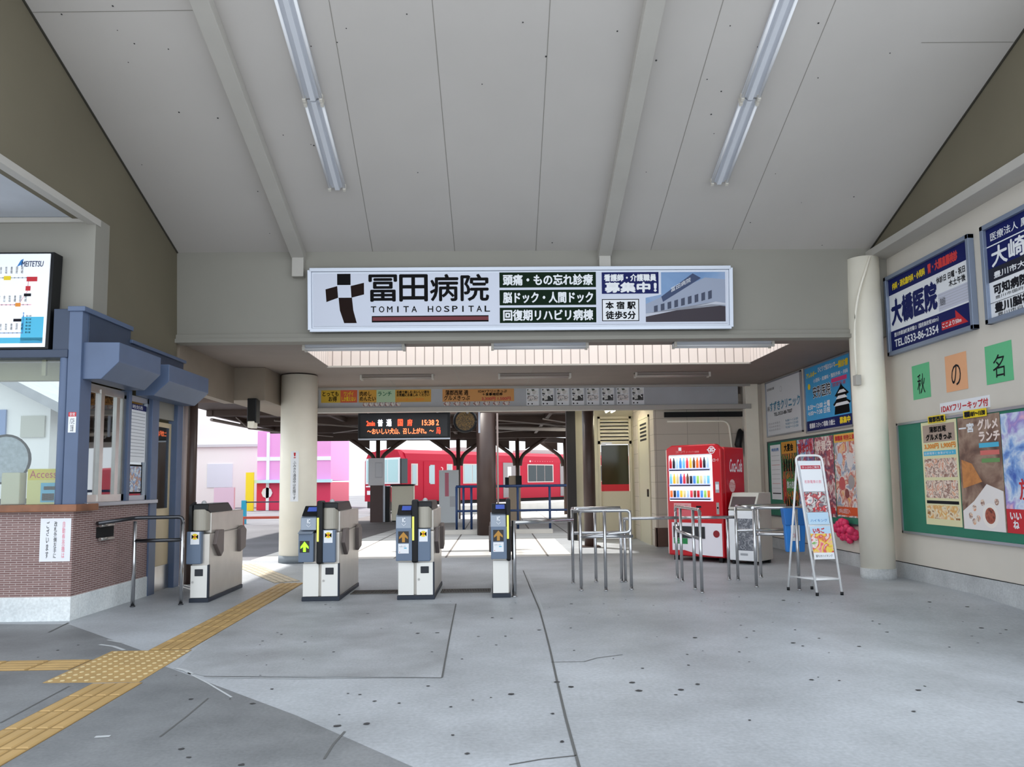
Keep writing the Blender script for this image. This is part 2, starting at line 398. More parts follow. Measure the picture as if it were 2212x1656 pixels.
# fascia over the gates (leans a little forward at the top) with its ledge
fa = MB(M_FASC).prism([(XL-.1, YF+.02, ZS), (XL-.1, YF-.06, 4.4), (XL-.1, YF+.15, 4.4), (XL-.1, YF+.15, ZS)], (9.4, 0, 0))
struct('wall_back', fa)
struct('trim_3', MB(M_FASC).box(XL, YF-.05, ZS-.02, 4.9, YF+.16, ZS+.03).box(XL, YF-.02, ZS+.03, 4.9, YF+.1, ZS+.09))
# right wall, its beam, the khaki upper wall
struct('wall_right', MB(M_WALL).box(XR, RF, .17, XR+.25, 15.2, 4.22))
struct('wall_right', MB(M_KHAK).box(4.98, RF, 4.2, XR+.3, 9.9, zc(RF)+.2))
struct('trim_4', MB(M_BEAM).box(4.9, RF, 4.14, XR+.02, 9.86, 4.24), .008)
struct('trim_5', MB(M_SEAM).box(4.955, RF, 4.235, 4.99, 9.79, 4.262))
struct('baseboard_right', MB(M_PLINTH).prism([(XR-.012, RF, .2), (XR-.012, 8.3, .19), (XR-.012, 15.2, .19), (XR-.012, 15.2, -.1), (XR-.012, 8.3, -.1), (XR-.012, RF, -.45)], (.26, 0, 0)))
struct('trim_6', MB(M_DARK).box(XR-.006, RF, .19, XR+.02, 15.2, .2))
rst = MB(mat('rust', '6b3626', .9, var=.3, vs=20))
rst.poly([PX(x, y, XR-.004) for x, y in ((1966, 1242), (1968, 1226), (1972, 1224), (1973, 1232), (1980, 1236), (1986, 1243), (1984, 1247))])
part('rust_stain', rst, [o for o in col.objects if o.name == 'wall_right'][0])
# left side: khaki upper wall over the booth, canopy soffit left of it, face wall behind the route map
kl = MB(M_KHAK).prism([(XL, RF, 4.0), (XL, 7.75, 4.0), (XL, 7.75, 2.8), (XL, YF+.02, 2.8), (XL, YF+.02, zc(YF)+.05), (XL, RF, zc(RF)+.1)], (-.2, 0, 0))
struct('wall_left', kl)
struct('trim_7', MB(M_BEAM).box(XL-.06, RF, 3.95, XL+.03, 7.8, 4.02))
struct('ceiling', MB(mat('canopy_soffit', 'c4c9d1', .7, var=.04)).box(-15, 5.2, 4.02, XL-.05, 8.0, 4.25))
struct('wall_front', MB(M_FASC).box(-12, 7.72, 2.75, XL+.02, 8.0, 4.03))
struct('trim_8', MB(M_BEAM).box(-12, 7.68, 3.965, XL-.03, 7.73, 4.015))
M_SHADOW = mat('painted_shadow_line', '3a372f', .9)
for k, x in ((11, XL+.008), (12, 4.97)): struct('trim_%d' % k, MB(M_SHADOW).bar((x, RF, zc(RF)-.008), (x, YF-.06, zc(YF-.06)-.008), .016, .016, (0, -SL, 1)))  # dark bars painting in the shadow where the ceiling meets the side walls
# low soffit with the skylight well
X0, X1, Y0, Y1 = -2.63, 4.06, 10.3, 12.0
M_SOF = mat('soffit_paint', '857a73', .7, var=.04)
so_ = MB(M_SOF)
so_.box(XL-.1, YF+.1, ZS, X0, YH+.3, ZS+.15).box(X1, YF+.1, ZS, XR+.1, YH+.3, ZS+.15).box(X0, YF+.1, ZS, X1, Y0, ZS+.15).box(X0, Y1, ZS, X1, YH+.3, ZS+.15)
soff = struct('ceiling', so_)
for x in (-1.9, -.66, .6, 1.86, 3.1): part('seam', MB(M_SEAM).box(x-.006, Y1, ZS-.003, x+.006, YH, ZS-.001), soff)
M_PANEL = brick('well_panelling', 'e6dcd6', 'e2d8d2', '9a8f88', .145, 9., .008, .6, 'wall', 0., .3)
wl = MB(M_PANEL).box(X0, Y1-.01, ZS+.002, X1, Y1+.09, 4.3).box(X0-.09, Y0, ZS+.002, X0+.01, Y1, 4.3).box(X1-.01, Y0, ZS+.002, X1+.09, Y1, 4.3).box(X0, Y0-.09, ZS+.002, X1, Y0+.01, 4.3)
struct('wall_skylight', wl)
struct('window_1', MB(M_FROST).box(X0, Y0, 4.28, X1, Y1, 4.29))
struct('trim_9', MB(M_BEAM).box(X0-.02, Y1-.025, ZS-.012, X1+.02, Y1+.03, ZS+.012))
# boxed beam from the left wall to the column, lintel behind the booth
M_BEAM2 = mat('beam_paint_warm', '8a7e70', .65, var=.05)
struct('beam', MB(M_BEAM2).box(XL-.15, YF+.1, 2.55, XL, 12.0, ZS))
struct('beam', MB(M_BEAM2).box(XL-.15, 12.0, 2.6, -3.62, YH+.2, ZS), .006)
# back of the hall on the right: block wall, doors
M_BLOCK = brick('block_wall', 'cfc5b6', 'c9bfb0', 'aaa091', .62, .31, .006, .7, 'wall', 0., .2)
struct('wall_back', MB(M_BLOCK).box(3.09, 14.85, 0, XR+.2, 15.0, 2.95))
struct('wall_side', MB(M_BLOCK).box(3.09, 15.0, 0, 3.24, 17.3, 2.95))
struct('wall_back', MB(mat('door_wall_paint', 'cdc8b2', .7, var=.05)).box(1.7, 17.1, 0, 2.29, 17.25, 2.95).box(3.04, 17.1, 0, 3.09, 17.25, 2.95).box(2.29, 17.1, 2.72, 3.04, 17.25, 2.95))
struct('baseboard_back', MB(mat('brown_tile_base', '5d463c', .6, var=.1)).box(3.08, 14.82, 0, XR, 14.86, .36).box(3.075, 14.82, 0, 3.1, 14.95, .36))
struct('ceiling', MB(M_SOF).box(1.4, YH+.2, 2.95, XR+.2, 17.4, 3.1))
struct('trim_10', MB(M_DARK).box(3.3, 14.79, 2.5, XR-.1, 14.86, 2.6))
struct('wall_back', MB(M_WALL).box(XR-.35, YH+.02, 0, XR+.05, YH+.3, ZS))

# ================================================================== ticket office on the left
M_BRICK = brick('brown_mosaic_brick', '8a6a66', '7a5b58', 'b9aaa6', .11, .021, .0035, .6, 'wall', .5, .5)
M_WOOD = mat('varnished_wood', '8a5a3e', .4, var=.25, vs=6.)
BX, BY = -4.09, 7.53
tk = thing('ticket_office', 'blue-grey framed ticket office with brown brick walls left of the gates', 'building', (-4.6, 8.8, 0))
part('brick_wall', MB(M_BRICK).box(-9, BY, .22, BX, BY+.15, 1.04).box(BX-.15, BY+.15, .22, BX, 9.13, 1.08), tk)
part('plinth', MB(M_WPL).box(-9, BY-.02, -.02, BX+.012, BY+.15, .225).box(BX-.15, BY+.15, -.02, BX+.012, 9.14, .225), tk, .006)
part('counter', MB(M_WOOD).box(-9, BY-.07, 1.035, BX+.06, BY+.35, 1.105), tk, .008)
part('corner_post', MB(M_BLUE).box(-4.2, BY-.01, 1.1, -4.07, BY+.2, 3.03).tube([(-4.245, BY+.03, 1.1), (-4.245, BY+.03, 2.56)], .045), tk, .006)
part('header', MB(M_DBLUE).box(-9, BY-.02, 2.54, -4.2, BY+.14, 2.62).box(-4.36, BY, 2.6, -4.19, BY+.16, 3.03)
     .box(BX-.12, BY+.1, 2.7, BX+.03, 8.5, 3.02).box(BX-.12, 8.5, 2.6, BX+.03, 9.95, 2.88), tk, .006)
part('header_trim', MB(M_BLUE).box(BX-.12, BY-.03, 3.0, BX+.05, 8.52, 3.05).box(BX-.12, 8.48, 2.86, BX+.06, 9.97, 2.9), tk, .006)
for y0, y1, zb, zt, m in ((7.56, 8.5, 2.33, 2.7, M_BLUE), (8.72, 9.92, 2.3, 2.66, M_DBLUE)):
    part('shutter_box', MB(M_BLUE).prism([(BX, y0, zt), (BX+.37, y0, zt-.005), (BX+.37, y0, zt-.2), (BX+.2, y0, zb), (BX, y0, zb)], (0, y1-y0, 0)), tk, .006)
part('front_window', MB(M_GLASS).box(-9, BY+.1, 1.105, -4.3, BY+.106, 2.55), tk)
part('window_header', MB(mat('cream_header', 'b9ad8a', .6)).box(-9, BY+.3, 2.36, -4.3, BY+.4, 2.54).box(-4.52, BY+.11, 2.38, -4.48, BY+.14, 2.54), tk)
part('sill', MB(M_ALU).box(BX-.14, 7.68, 1.075, BX+.05, 9.26, 1.115), tk, .004)
sw = part('side_window', MB(M_STEEL).box(BX-.06, 7.7, 1.115, BX-.02, 8.55, 1.19).box(BX-.06, 7.7, 2.24, BX-.02, 8.55, 2.32)
     .box(BX-.07, 7.7, 1.115, BX-.02, 7.74, 2.3).box(BX-.05, 7.99, 1.12, BX-.01, 8.06, 2.28).box(BX-.07, 8.36, 1.12, BX-.03, 8.43, 2.28).box(BX-.07, 8.5, 1.12, BX-.02, 8.55, 2.28), tk)
part('pane', MB(glass('side_glass', 'b9bfbf', .35)).box(BX-.045, 7.74, 1.19, BX-.04, 8.02, 2.24).box(BX-.055, 8.03, 1.19, BX-.05, 8.5, 2.24), sw)
part('window_post', MB(M_BLUE).box(BX-.1, 8.55, 1.11, BX+.01, 8.62, 2.34), tk, .004); part('window_post', MB(M_BLUE).box(BX-.1, 7.66, 1.11, BX, 7.72, 2.34), tk, .004)
fw = part('fixed_window', MB(M_ALU).box(BX-.06, 8.6, 1.115, BX-.02, 9.1, 1.17).box(BX-.06, 8.6, 2.24, BX-.02, 9.1, 2.3).box(BX-.06, 9.07, 1.115, BX-.02, 9.12, 2.3), tk)
part('pane', MB(glass('side_glass', 'b9bfbf', .35)).box(BX-.045, 8.62, 1.17, BX-.04, 9.07, 2.24), fw)
part('door_post', MB(M_BLUE).box(BX-.12, 9.12, -.02, BX+.02, 9.3, 2.34), tk, .006); part('door_post', MB(M_BLUE).box(BX-.1, 9.84, -.02, BX+.02, 10.0, 2.64), tk, .006)
dr = part('door', MB(mat('beige_door', 'cdbb98', .4, var=.04)).box(BX-.1, 9.3, .12, BX-.06, 9.84, 2.06).m(M_FASC).box(BX-.1, 9.3, 2.1, BX-.03, 9.84, 2.4).m(M_STEEL).box(BX-.1, 9.3, 0, BX-.05, 9.84, .3), tk)
part('door_pane', MB(glass('side_glass', 'b9bfbf', .35)).box(BX-.058, 9.36, 1.0, BX-.052, 9.76, 2.0), dr)
part('letter_slot', MB(M_STEEL).tube([(BX+.03, 7.98, .875), (BX+.03, 8.25, .875)], .018).tube([(BX+.03, 7.98, .735), (BX+.03, 8.25, .735)], .018).m(M_DARK).box(BX, 7.96, .75, BX+.012, 8.3, .86), tk)
part('roof_slab', MB(M_FASC).box(-9, BY+.2, 2.7, BX-.13, 10.0, 2.78), tk)
part('back_partition', MB(mat('office_wall', '857a5c', .7, var=.1)).box(-5.6, 9.95, 0, BX-.14, 10.0, 2.7).box(-5.0, 8.9, .3, -4.9, 9.95, 2.7), tk)
st = Pan((-4.17, BY-.012, 1.8), (.075, 0, 0), (0, 0, .2), WHITE, .001)
st.rect(0, .78, 1, 1, RED).text('非常', .15, .8, .85, .98, WHITE).text('パスモ\n交通', .2, .05, .8, .72, INK)
part('sticker', st, tk)
nt = Pan((-4.40, BY-.004, .56), (.292, 0, 0), (0, 0, .412), PAPER, .003)
for u, t, m in ((.72, '自動券売機は', PINK), (.45, '改札外側左手に', INK), (.2, 'ございます', INK)): nt.text('\n'.join(t), u, .08, u+.1, .93, m)
solo('notice', nt, 'white paper notice with vertical writing taped to the brick wall', 'notice')
q = Pan((BX-.03, 8.63, 1.55), (0, .43, 0), (0, 0, .66), PAPER, .002); q.rect(0, .9, 1, 1, NAVY)
for k in range(14): q.line(.06, .85-.058*k, .94, .85-.058*k, .007, GREY)
q.text('時刻表', .2, .915, .8, .985, WHITE); solo('timetable', q, 'blue-headed timetable sheet in the fixed window of the ticket office', 'timetable')
q = Pan((BX-.03, 8.68, 1.19), (0, .32, 0), (0, 0, .33), BLACK, .004); q.rect(.08, .06, .92, .94, photo('small_poster', ['e8ecf2', 'c88a5a', '8fb0d8', 'f0f0ee', '6a6f8a'], 14.), 1); solo('framed_notice', q, 'small dark framed picture below the timetable in the ticket office window', 'picture')
# items behind the ticket window
fn = thing('electric_fan', 'round grey fan with dark rim behind the ticket window', 'fan', (-5.0, 7.95, 1.1))
part('guard', MB(mat('fan_guard', 'c2c6cc', .5, var=.15, vs=30)).xform(Matrix()).add(MB(mat('fan_guard', 'c2c6cc')).tube([(-5.0, 7.9, 1.56), (-5.0, 7.94, 1.56)], .24, 28)), fn)
part('rim', MB(M_BLACK).tube([(-5.0+.245*math.cos(a/14*math.pi), 7.9, 1.56+.245*math.sin(a/14*math.pi)) for a in range(29)], .012, 8), fn)
part('stand', MB(M_BLACK).box(-5.12, 7.95, 1.105, -4.8, 8.1, 1.16).bar((-4.95, 8.0, 1.16), (-4.95, 8.0, 1.5), .07, .07), fn)
lf = Pan((-4.65, 7.7, 1.106), (.3, 0, 0), (0, 0, .35), mat('yellow_card', 'f0e48c', .6), .05)
lf.rect(.02, .68, .98, .98, YEL).text('Access', .08, .74, .95, .95, RED).rect(.45, .05, .98, .6, CYAN).rect(.5, .1, .9, .3, GRN).rect(.55, .4, .95, .5, ORANGE)
solo('leaflet_box', lf, 'yellow and blue printed leaflet box on the ticket counter', 'leaflet box')
solo('card_box', MB(mat('cream_card', 'e3d9b8', .6, var=.05)).box(-4.88, 7.66, 1.106, -4.7, 7.78, 1.42), 'plain cream box on the ticket counter', 'box', bevel=.01)
solo('desk_pad', MB(LBLUE).box(-5.3, 7.66, 1.106, -5.14, 7.88, 1.18), 'low blue tray on the ticket counter', 'tray', bevel=.02)
# route map light box
rm = thing('route_map', 'white lit railway route map box above the ticket window', 'sign', (-4.9, 7.6, 2.63))
part('case', MB(M_BLACK).prism([(-6.2, 7.66, 2.626), (-4.39, 7.66, 2.626), (-4.39, 7.7, 3.61), (-6.2, 7.7, 3.61)], (0, -.15, 0)), rm)
mp = Pan((-6.15, 7.505, 2.645), (1.73, 0, 0), (0, .03, .945), mat('lit_white_panel', 'eef2f8', .35, emit=.12), .012)
mp.rect(.0, 0, 1, 1, M_ALU, -2)
mp.rect(.86, .04, .985, .32, CYAN).rect(.0, .04, .985, .1, CYAN)
mp.text('MEITETSU', .84, .86, .965, .92, mat('navy_logo', '1b2b55', .5), bold=.001, shear=.15)
mp.shape([(.815, .86), (.835, .93), (.85, .945), (.845, .86), (.838, .88)], LBLUE, 3)
mg = lambda y, us: [mp.circ(u, y, .008, GREY, 2, 8) for u in us]
mp.line(.3, .74, .9, .74, .006, GREY); mg(.74, [.74+.022*k for k in range(8)]); mp.rect(.745, .715, .785, .76, YEL, 3); mp.rect(.875, .7, .935, .75, RED, 3); mp.rect(.872, .6, .9, .65, RED, 3)
mp.line(.885, .7, .885, .65, .004, RED); mp.line(.3, .45, .91, .45, .006, PINK); mg(.45, [.6+.024*k for k in range(13)]); mp.rect(.82, .43, .85, .47, ORANGE, 3); mp.line(.84, .46, .885, .6, .004, PINK); mp.rect(.865, .54, .905, .57, INK, 3)
mp.line(.3, .15, .87, .15, .006, LBLUE); mg(.15, [.6+.024*k for k in range(12)]); mp.line(.87, .15, .87, .35, .006, LBLUE); [mp.circ(.87, .15+.035*k, .007, LBLUE, 3, 8) for k in range(7)]; mp.rect(.815, .27, .86, .3, INK, 3)
for k, t in enumerate(('名\n古\n屋', '神\n宮\n前', '金\n山', '新\n安\n城', '豊\n橋', '国\n府', '岡\n崎')):
    u = .66+.03*k; mp.text(t, u, .785, u+.012, .86, INK); mp.text(t, u+.03, .48, u+.042, .55, INK); mp.text(t, u+.02, .18, u+.032, .25, INK)
for k in range(6): mp.text('豊川線', .885, .145+.035*k, .915, .165+.035*k, INK)
part('map_panel', mp, rm)
# brown pipe beside the office, cables
solo('drain_pipe', MB(M_BRN).tube([(BX+.06, 10.2, 0), (BX+.06, 10.2, 2.56)], .07).m(mat('pipe_light', 'a08f88', .4)).tube([(BX+.02, 10.07, 0), (BX+.02, 10.07, 2.56)], .035), 'dark brown drain pipe between the ticket office door and the gates', 'pipe')

# ================================================================== ceiling lights
def light_fixture(name, label, group, a, b, n, wd=.2):
    """twin-tube fitting from a to b, n pointing away from the ceiling"""
    a, b, n = V(a), V(b), V(n).normalized(); d = (b-a).normalized(); r = d.cross(n).normalized()
    mid = (a+b)/2
    t = thing(name, label, 'ceiling light', mid, 0, group)
    part('channel', MB(mat('fitting_beige', '9c9189', .5) if wd == .15 else mat('fitting_white', 'd3d6dd', .35)).bar(a+n*.012, b+n*.012, wd*.9, .02, n).hexa([q for e in (a, b) for q in (e-r*wd*.22, e+r*wd*.22, e+r*wd*.12+n*.06, e-r*wd*.12+n*.06)]), t)
    for s in (-1, 1):
        o = r*s*wd*.42+n*.055
        part('tube', MB(mat('unlit_tube_beige', 'b3a9a0', .4) if wd == .15 else mat('unlit_tube', 'e6e7ea', .25)).tube([a+d*.03+o, b-d*.03+o], .0155, 10), t)
        for e0, e1 in ((a, a+d*.035), (b-d*.035, b)): part('lamp_holder', MB(mat('holder', 'cfcac0', .5)).bar(e0+o-n*.02, e1+o-n*.02, .03, .09, n), t)
    return t
def on_ceiling(px, py): return PC(px, py)
for nm, a, b, l in (('l', (678, 213), (730, 402), 'left run of ceiling tube lights, lower fitting nearest the fascia'), ('r', (1617, 211), (1552, 390), 'right run of ceiling tube lights, lower fitting nearest the fascia')):
    A, B = PC(*a), PC(*b); x = (A.x+B.x)/2; A.x = B.x = x
    light_fixture('fluorescent_light', l, 'tube lights on the sloping ceiling', A, B, n_)
    up_ = (A-B); light_fixture('fluorescent_light', l.replace('lower fitting nearest the fascia', 'upper fitting'), 'tube lights on the sloping ceiling', A+up_*1.02, A+up_*.02, n_)
nd = V((0, 0, -1))
for k, (xa, xb, l) in enumerate(((-2.55, -1.2, 'left'), (-.05, 1.25, 'middle'), (2.4, 3.75, 'right'))):
    light_fixture('fluorescent_light', 'strip light on the soffit edge under the big hospital sign, %s of three' % l, 'strip lights at the soffit front edge', (xa, 10.12, ZS), (xb, 10.12, ZS), nd, .16)
for k, (xa, xb, l) in enumerate(((-2.3, -1.05, 'left'), (.05, 1.3, 'middle'), (2.4, 3.7, 'right'))):
    light_fixture('fluorescent_light', 'thin strip light on the low soffit behind the skylight, %s of three' % l, 'strip lights behind the skylight', (xa, 13.0, ZS), (xb, 13.0, ZS), nd, .15)
lt = thing('fluorescent_light', 'lit tube light in front of the louvred door', 'ceiling light', (2.45, 15.9, 2.82))
part('channel', MB(mat('fitting_white', 'd3d6dd', .35)).box(2.36, 15.4, 2.79, 2.56, 16.5, 2.95), lt)
for x in (2.4, 2.52): part('tube', MB(mat('lit_tube', 'fff6d8', .3, emit=14.)).tube([(x, 15.42, 2.765), (x, 16.48, 2.765)], .018, 10), lt)

# ================================================================== big hospital sign on the fascia
hs = thing('hospital_sign', 'long white hospital sign on the fascia above the gates', 'sign', (.35, 9.72, 3.24))
sO, sU, sW = V((-2.365, 9.7, 3.235)), V((5.43, 0, 0)), V((.0, -.06, .77))
fr = MB(M_ALU); fr.prism([sO-V((.0, 0, .0)), sO+sU, sO+sU+sW, sO+sW], (0, .09, 0))
for a, b in ((sO, sO+sU), (sO+sW, sO+sU+sW), (sO, sO+sW), (sO+sU, sO+sU+sW)): fr.bar(a, b, .05, .05, (0, -1, 0))
part('frame', fr, hs, .004)
O2 = sO+sU*.008+sW*.06+V((0, -.012, 0)); U2 = sU*.984; W2 = sW*.88
h = Pan(O2, U2, W2, mat('sign_face', 'd4d9e8', .4), .004)
DB = mat('sign_brown', '1f0f0a', .5, spec=.1); DG = mat('sign_green', '08210f', .5, spec=.1)
h.rect(.058, .78, .09, .99, BLACK).shape([(.03, .7), (.058, .76), (.06, .54), (.032, .46)], DB).shape([(.09, .76), (.122, .82), (.122, .6), (.092, .54)], DB)
h.shape([(.061, .54), (.093, .54), (.096, .3), (.104, .06), (.074, .06), (.064, .3)], DB)
for k, ch in enumerate('冨田病院'): h.text(ch, .134+.0735*k, .47, .2+.0735*k, .965, BLACK, bold=.007)
[h.text(ch, .138+.0195*k+(.0047 if ch == 'I' else 0), .26, .138+.0195*k+(.0075 if ch == 'I' else .0125), .37, BLACK, bold=.0015) for k, ch in enumerate('TOMITA HOSPITAL') if ch != ' ']; h.rect(.14, .07, .42, .19, BLACK).rect(.142, .1, .42, .17, mat('dark_red', '6b0f1e', .5), 2)
for k, t in enumerate(('頭痛・もの忘れ診療', '脳ドック・人間ドック', '回復期リハビリ病棟')):
    v = .71-.335*k; h.rect(.447, v, .68, v+.29, DG).text(t, .456, v+.045, .672, v+.245, WHITE, bold=.005)
h.rect(.694, .58, .832, .99, NAVY).text('看護師・介護職員', .7, .82, .826, .95, WHITE, bold=.004).text('募集中！', .702, .61, .826, .79, WHITE, bold=.008)
h.rect(.694, .06, .784, .48, BLACK).rect(.696, .075, .782, .465, WHITE, 2).text('本 宿 駅', .703, .29, .775, .43, BLACK, bold=.004).text('徒歩5分', .703, .1, .775, .25, BLACK, bold=.004)
SKY = photo('sign_sky', ['5f86b8', '7f9fc8', 'aab4cf'], 1.2)
h.shape([(.80, .04), (.994, .04), (.994, .985), (.838, .985), (.838, .56), (.80, .5)], SKY)
h.shape([(.80, .1), (.80, .38), (.945, .88), (.994, .84), (.994, .3), (.90, .26)], mat('printed_wall', '9aa3b8', .5), 2)
h.shape([(.838, .52), (.915, .96), (.935, .87), (.842, .42)], mat('printed_blue', '2c3f66', .5), 3)
h.text('冨田病院', .862, .6, .91, .69, WHITE, 4, slope=.2)
for k in range(9): a = .82+.0165*k; h.shape([(a, .22+.03*k), (a+.009, .235+.031*k), (a+.009, .36+.035*k), (a, .34+.034*k)], mat('printed_window', '2a3552', .4), 4)
h.shape([(.80, .04), (.994, .04), (.994, .33), (.945, .37), (.80, .14)], mat('printed_dark', '2b1f2c', .5), 3)
h.shape([(.80, .14), (.945, .37), (.97, .42), (.994, .39), (.994, .35), (.96, .37), (.80, .2)], mat('printed_light', 'c3c6d2', .5), 5)
part('sign_face', h, hs)

# ================================================================== header board with food posters, LED board
hb = thing('header_board', 'long pale board hung across the passage behind the gates', 'board', (.7, 14.75, 2.66))
part('backing', MB(mat('board_grey', 'b9bcc0', .6, var=.04)).box(-3.45, 14.68, 2.72, 4.72, 14.76, 3.1), hb)
part('rail', MB(M_BEAM).box(-3.5, 14.62, 2.64, 4.95, 14.8, 2.73).box(-3.5, 14.62, 3.08, 4.95, 14.8, 3.13).box(-3.5, 14.62, 2.7, -3.4, 14.8, 3.1), hb, .004)
FOOD = photo('food_photo', ['f4f0ea', 'e9e2da', '5a4038', 'd9d3cc', '9b3f3a', 'efe9e2'], 14., vor=False)
def food_poster(x0, x1, bg, lines, label, z0=2.835, z1=3.075):
    p = Pan((x0, 14.674, z0), (x1-x0, 0, 0), (0, 0, z1-z0), bg, .003)
    for (t, u0, v0, u1, v1, m) in lines: p.text(t, u0, v0, u1, v1, m, bold=.002)
    return solo('poster', p, label, 'poster', 'food posters on the header board')
food_poster(-3.35, -2.98, mat('mustard', 'd9b43a', .5), [('とっても\n　お得', .08, .1, .9, .9, BLACK)], 'mustard yellow slip at the left end of the header board')
food_poster(-2.98, -2.66, mat('orange_red', 'd9613a', .5), [('ワンデイ\nしか買えない', .08, .1, .92, .9, YEL)], 'orange-red slip beside the mustard slip on the header board')
food_poster(-2.63, -2.29, mat('amber', 'd8a23c', .5), [('肉めし\n　めんたい', .06, .12, .95, .9, BLACK)], 'amber food slip left of the pale green slip on the header board')
food_poster(-2.29, -1.93, mat('pale_green', 'b9d3ae', .5), [('ランチ', .08, .5, .8, .85, GRN)], 'pale green slip on the header board')
food_poster(-1.93, -1.24, mat('amber', 'd8a23c', .5), [('名鉄で楽しむ おいしい旅を\nお気軽にお楽しみ ください', .04, .45, .95, .92, BLACK), ('グルメきっぷ 発売中', .04, .08, .8, .32, ORANGE)], 'wide amber slip with four lines of writing on the header board')
food_poster(-1.02, .36, mat('tan_orange', 'd99a55', .5), [('蒲郡西尾 週\nグルメきっぷ', .02, .1, .38, .92, BLACK), ('1DAYフリーきっぷ\n＋食事補助券', .5, .45, .9, .92, BLACK), ('3,300円 1,500円', .55, .06, .95, .34, RED)], 'widest tan food poster on the header board')
pl = photo('plate_photo', ['efe8e2', '8a4a44', 'f2ece6', '3f2f2c', 'cdbcb0'], 9.)
for k in range(14):
    x = -2.55+.105*k if k < 7 else -1.0+.19*(k-7)
    solo('poster', Pan((x, 14.674, 2.755), (.09 if k < 7 else .13, 0, 0), (0, 0, .075), pl, .002), 'small dish picture, %s from the left under the %s' % (('first', 'second', 'third', 'fourth', 'fifth', 'sixth', 'seventh')[k % 7], 'amber and green slips' if k < 7 else 'widest tan food poster'), 'picture', 'dish pictures on the header board')
MONO = photo('mono_print', ['e9e9e6', '2f2f2f', 'd9d9d5', '4a4a48', 'f0f0ee'], 16., vor=True); MONO2 = photo('mono_print_green', ['e9e9e6', '4a5546', 'd9d5d0', '7a5b58', 'f0f0ee'], 16., vor=True)
ords = ('first', 'second', 'third', 'fourth', 'fifth', 'sixth', 'seventh', 'eighth')
for k in range(8):
    x = .6+.292*k
    p = Pan((x, 14.674, 2.745), (.24, 0, 0), (0, 0, .33), PAPER, .002); m = MONO if k % 2 else MONO2
    p.rect(.06, .64, .94, .96, m); p.rect(.06, .25, .94, .6, MONO if k % 2 else photo('mono_pale', ['f0f0ee', 'd8c9c4', 'efefec', '6a5a58', 'f2f2f0'], 18.), 1); p.rect(.1, .06, .2, .14, INK); p.rect(.4, .06, .5, .14, INK)
    solo('flyer', p, 'black and white printed sheet, %s from the left on the header board' % ords[k], 'flyer', 'printed sheets on the header board')
lb = thing('departure_board', 'black LED departure board hanging below the header board', 'sign', (-1.85, 15.5, 2.19))
part('case', MB(M_BLACK).box(-2.79, 15.5, 2.19, -.93, 15.68, 2.71), lb, .008)
lp = Pan((-2.74, 15.497, 2.22), (1.76, 0, 0), (0, 0, .45), mat('led_screen', '0a0c12', .3), .001)
LR = mat('led_red', 'ff4a2a', .5, emit=1.1); LW = mat('led_white', 'f2f2ff', .5, emit=1.); LO = mat('led_orange', 'ff7a4a', .5, emit=1.)
lp.text('2min', .07, .5, .165, .72, LR, bold=.003).text('普', .2, .48, .255, .78, LW, bold=.005).text('通', .3, .48, .355, .78, LW, bold=.005).text('国', .43, .48, .485, .78, LR, bold=.004).text('府', .54, .48, .595, .78, LR, bold=.004).text('15:38 2', .71, .5, .9, .74, LO, bold=.004)
lp.text('～おいしい犬山、召し上がれ。～', .08, .12, .84, .38, LO, bold=.003).text('局', .87, .1, .92, .4, LR)
part('screen', lp, lb)
part('hanger', MB(M_ALU).box(-2.6, 14.8, 2.7, -2.56, 15.62, 2.73).box(-1.2, 14.8, 2.7, -1.16, 15.62, 2.73).box(-2.79, 15.52, 2.165, -.93, 15.66, 2.19), lb)
ck = thing('clock', 'dark round disc with gold specks hanging right of the LED board', 'clock', (-.63, 15.8, 2.28))
part('dial', MB(photo('gold_specks', ['1c1712', '2a2118', '8a6a32', '1c1712', '3a2c1a'], 40.)).tube([(-.63, 15.78, 2.55), (-.63, 15.84, 2.55)], .21, 24), ck)
part('rim', MB(M_BLACK).tube([(-.63+.22*math.cos(a/14*math.pi), 15.8, 2.55+.22*math.sin(a/14*math.pi)) for a in range(29)], .03, 8), ck)
part('bracket', MB(M_ALU).box(-.36, 15.8, 2.3, -.32, 15.84, 2.78).box(-.9, 15.83, 2.74, -.32, 15.87, 2.78).box(-.6, 14.8, 2.69, -.56, 15.87, 2.74), ck)

# ================================================================== columns and pipes
cc = thing('column', 'thick round cream column at the left of the passage behind the gates', 'column', (-3.31, 12.9, 0))
part('shaft', MB(M_CREAM).cyl((-3.31, 12.9), .3, .1, 3.1, 40), cc)
part('base_ring', MB(mat('grey_base_paint', '7d858c', .6, var=.1)).cyl((-3.31, 12.9), .306, 0, .12, 40), cc)
cn = Pan((-3.36, 12.592, 1.0), (.13, 0, 0), (0, 0, .82), PAPER, .003)
cn.text('\n'.join('ふみきり通過中は危険です'), .3, .04, .7, .8, INK).text('！', .35, .86, .65, .97, RED)
solo('notice', cn, 'narrow white notice with vertical writing on the thick cream column', 'notice')
rc = thing('column', 'round cream column standing against the right wall', 'column', (4.86, 9.78, 0))
part('shaft', MB(M_CREAM).cyl((4.86, 9.78), .205, .1, 4.14, 40), rc)
part('base_ring', MB(M_PLINTH).cyl((4.86, 9.78), .213, -.06, .13, 40), rc)
hr = thing('column', 'plain square pilaster under the right end of the header board', 'column', (5.0, 14.8, 0))
part('shaft', MB(M_CREAM).box(4.86, 14.66, 0, 5.1, 14.9, ZS), hr)
kc = thing('cable', 'cream cable looping down the right column to a small junction box', 'cable', (4.66, 9.6, 2.5))
part('wire', MB(M_CREAM).tube(arc_path([(4.86, 9.56, 4.12), (4.66, 9.58, 3.55), (4.62, 9.6, 3.1), (4.635, 9.62, 2.56)], .25), .016, 8), kc)
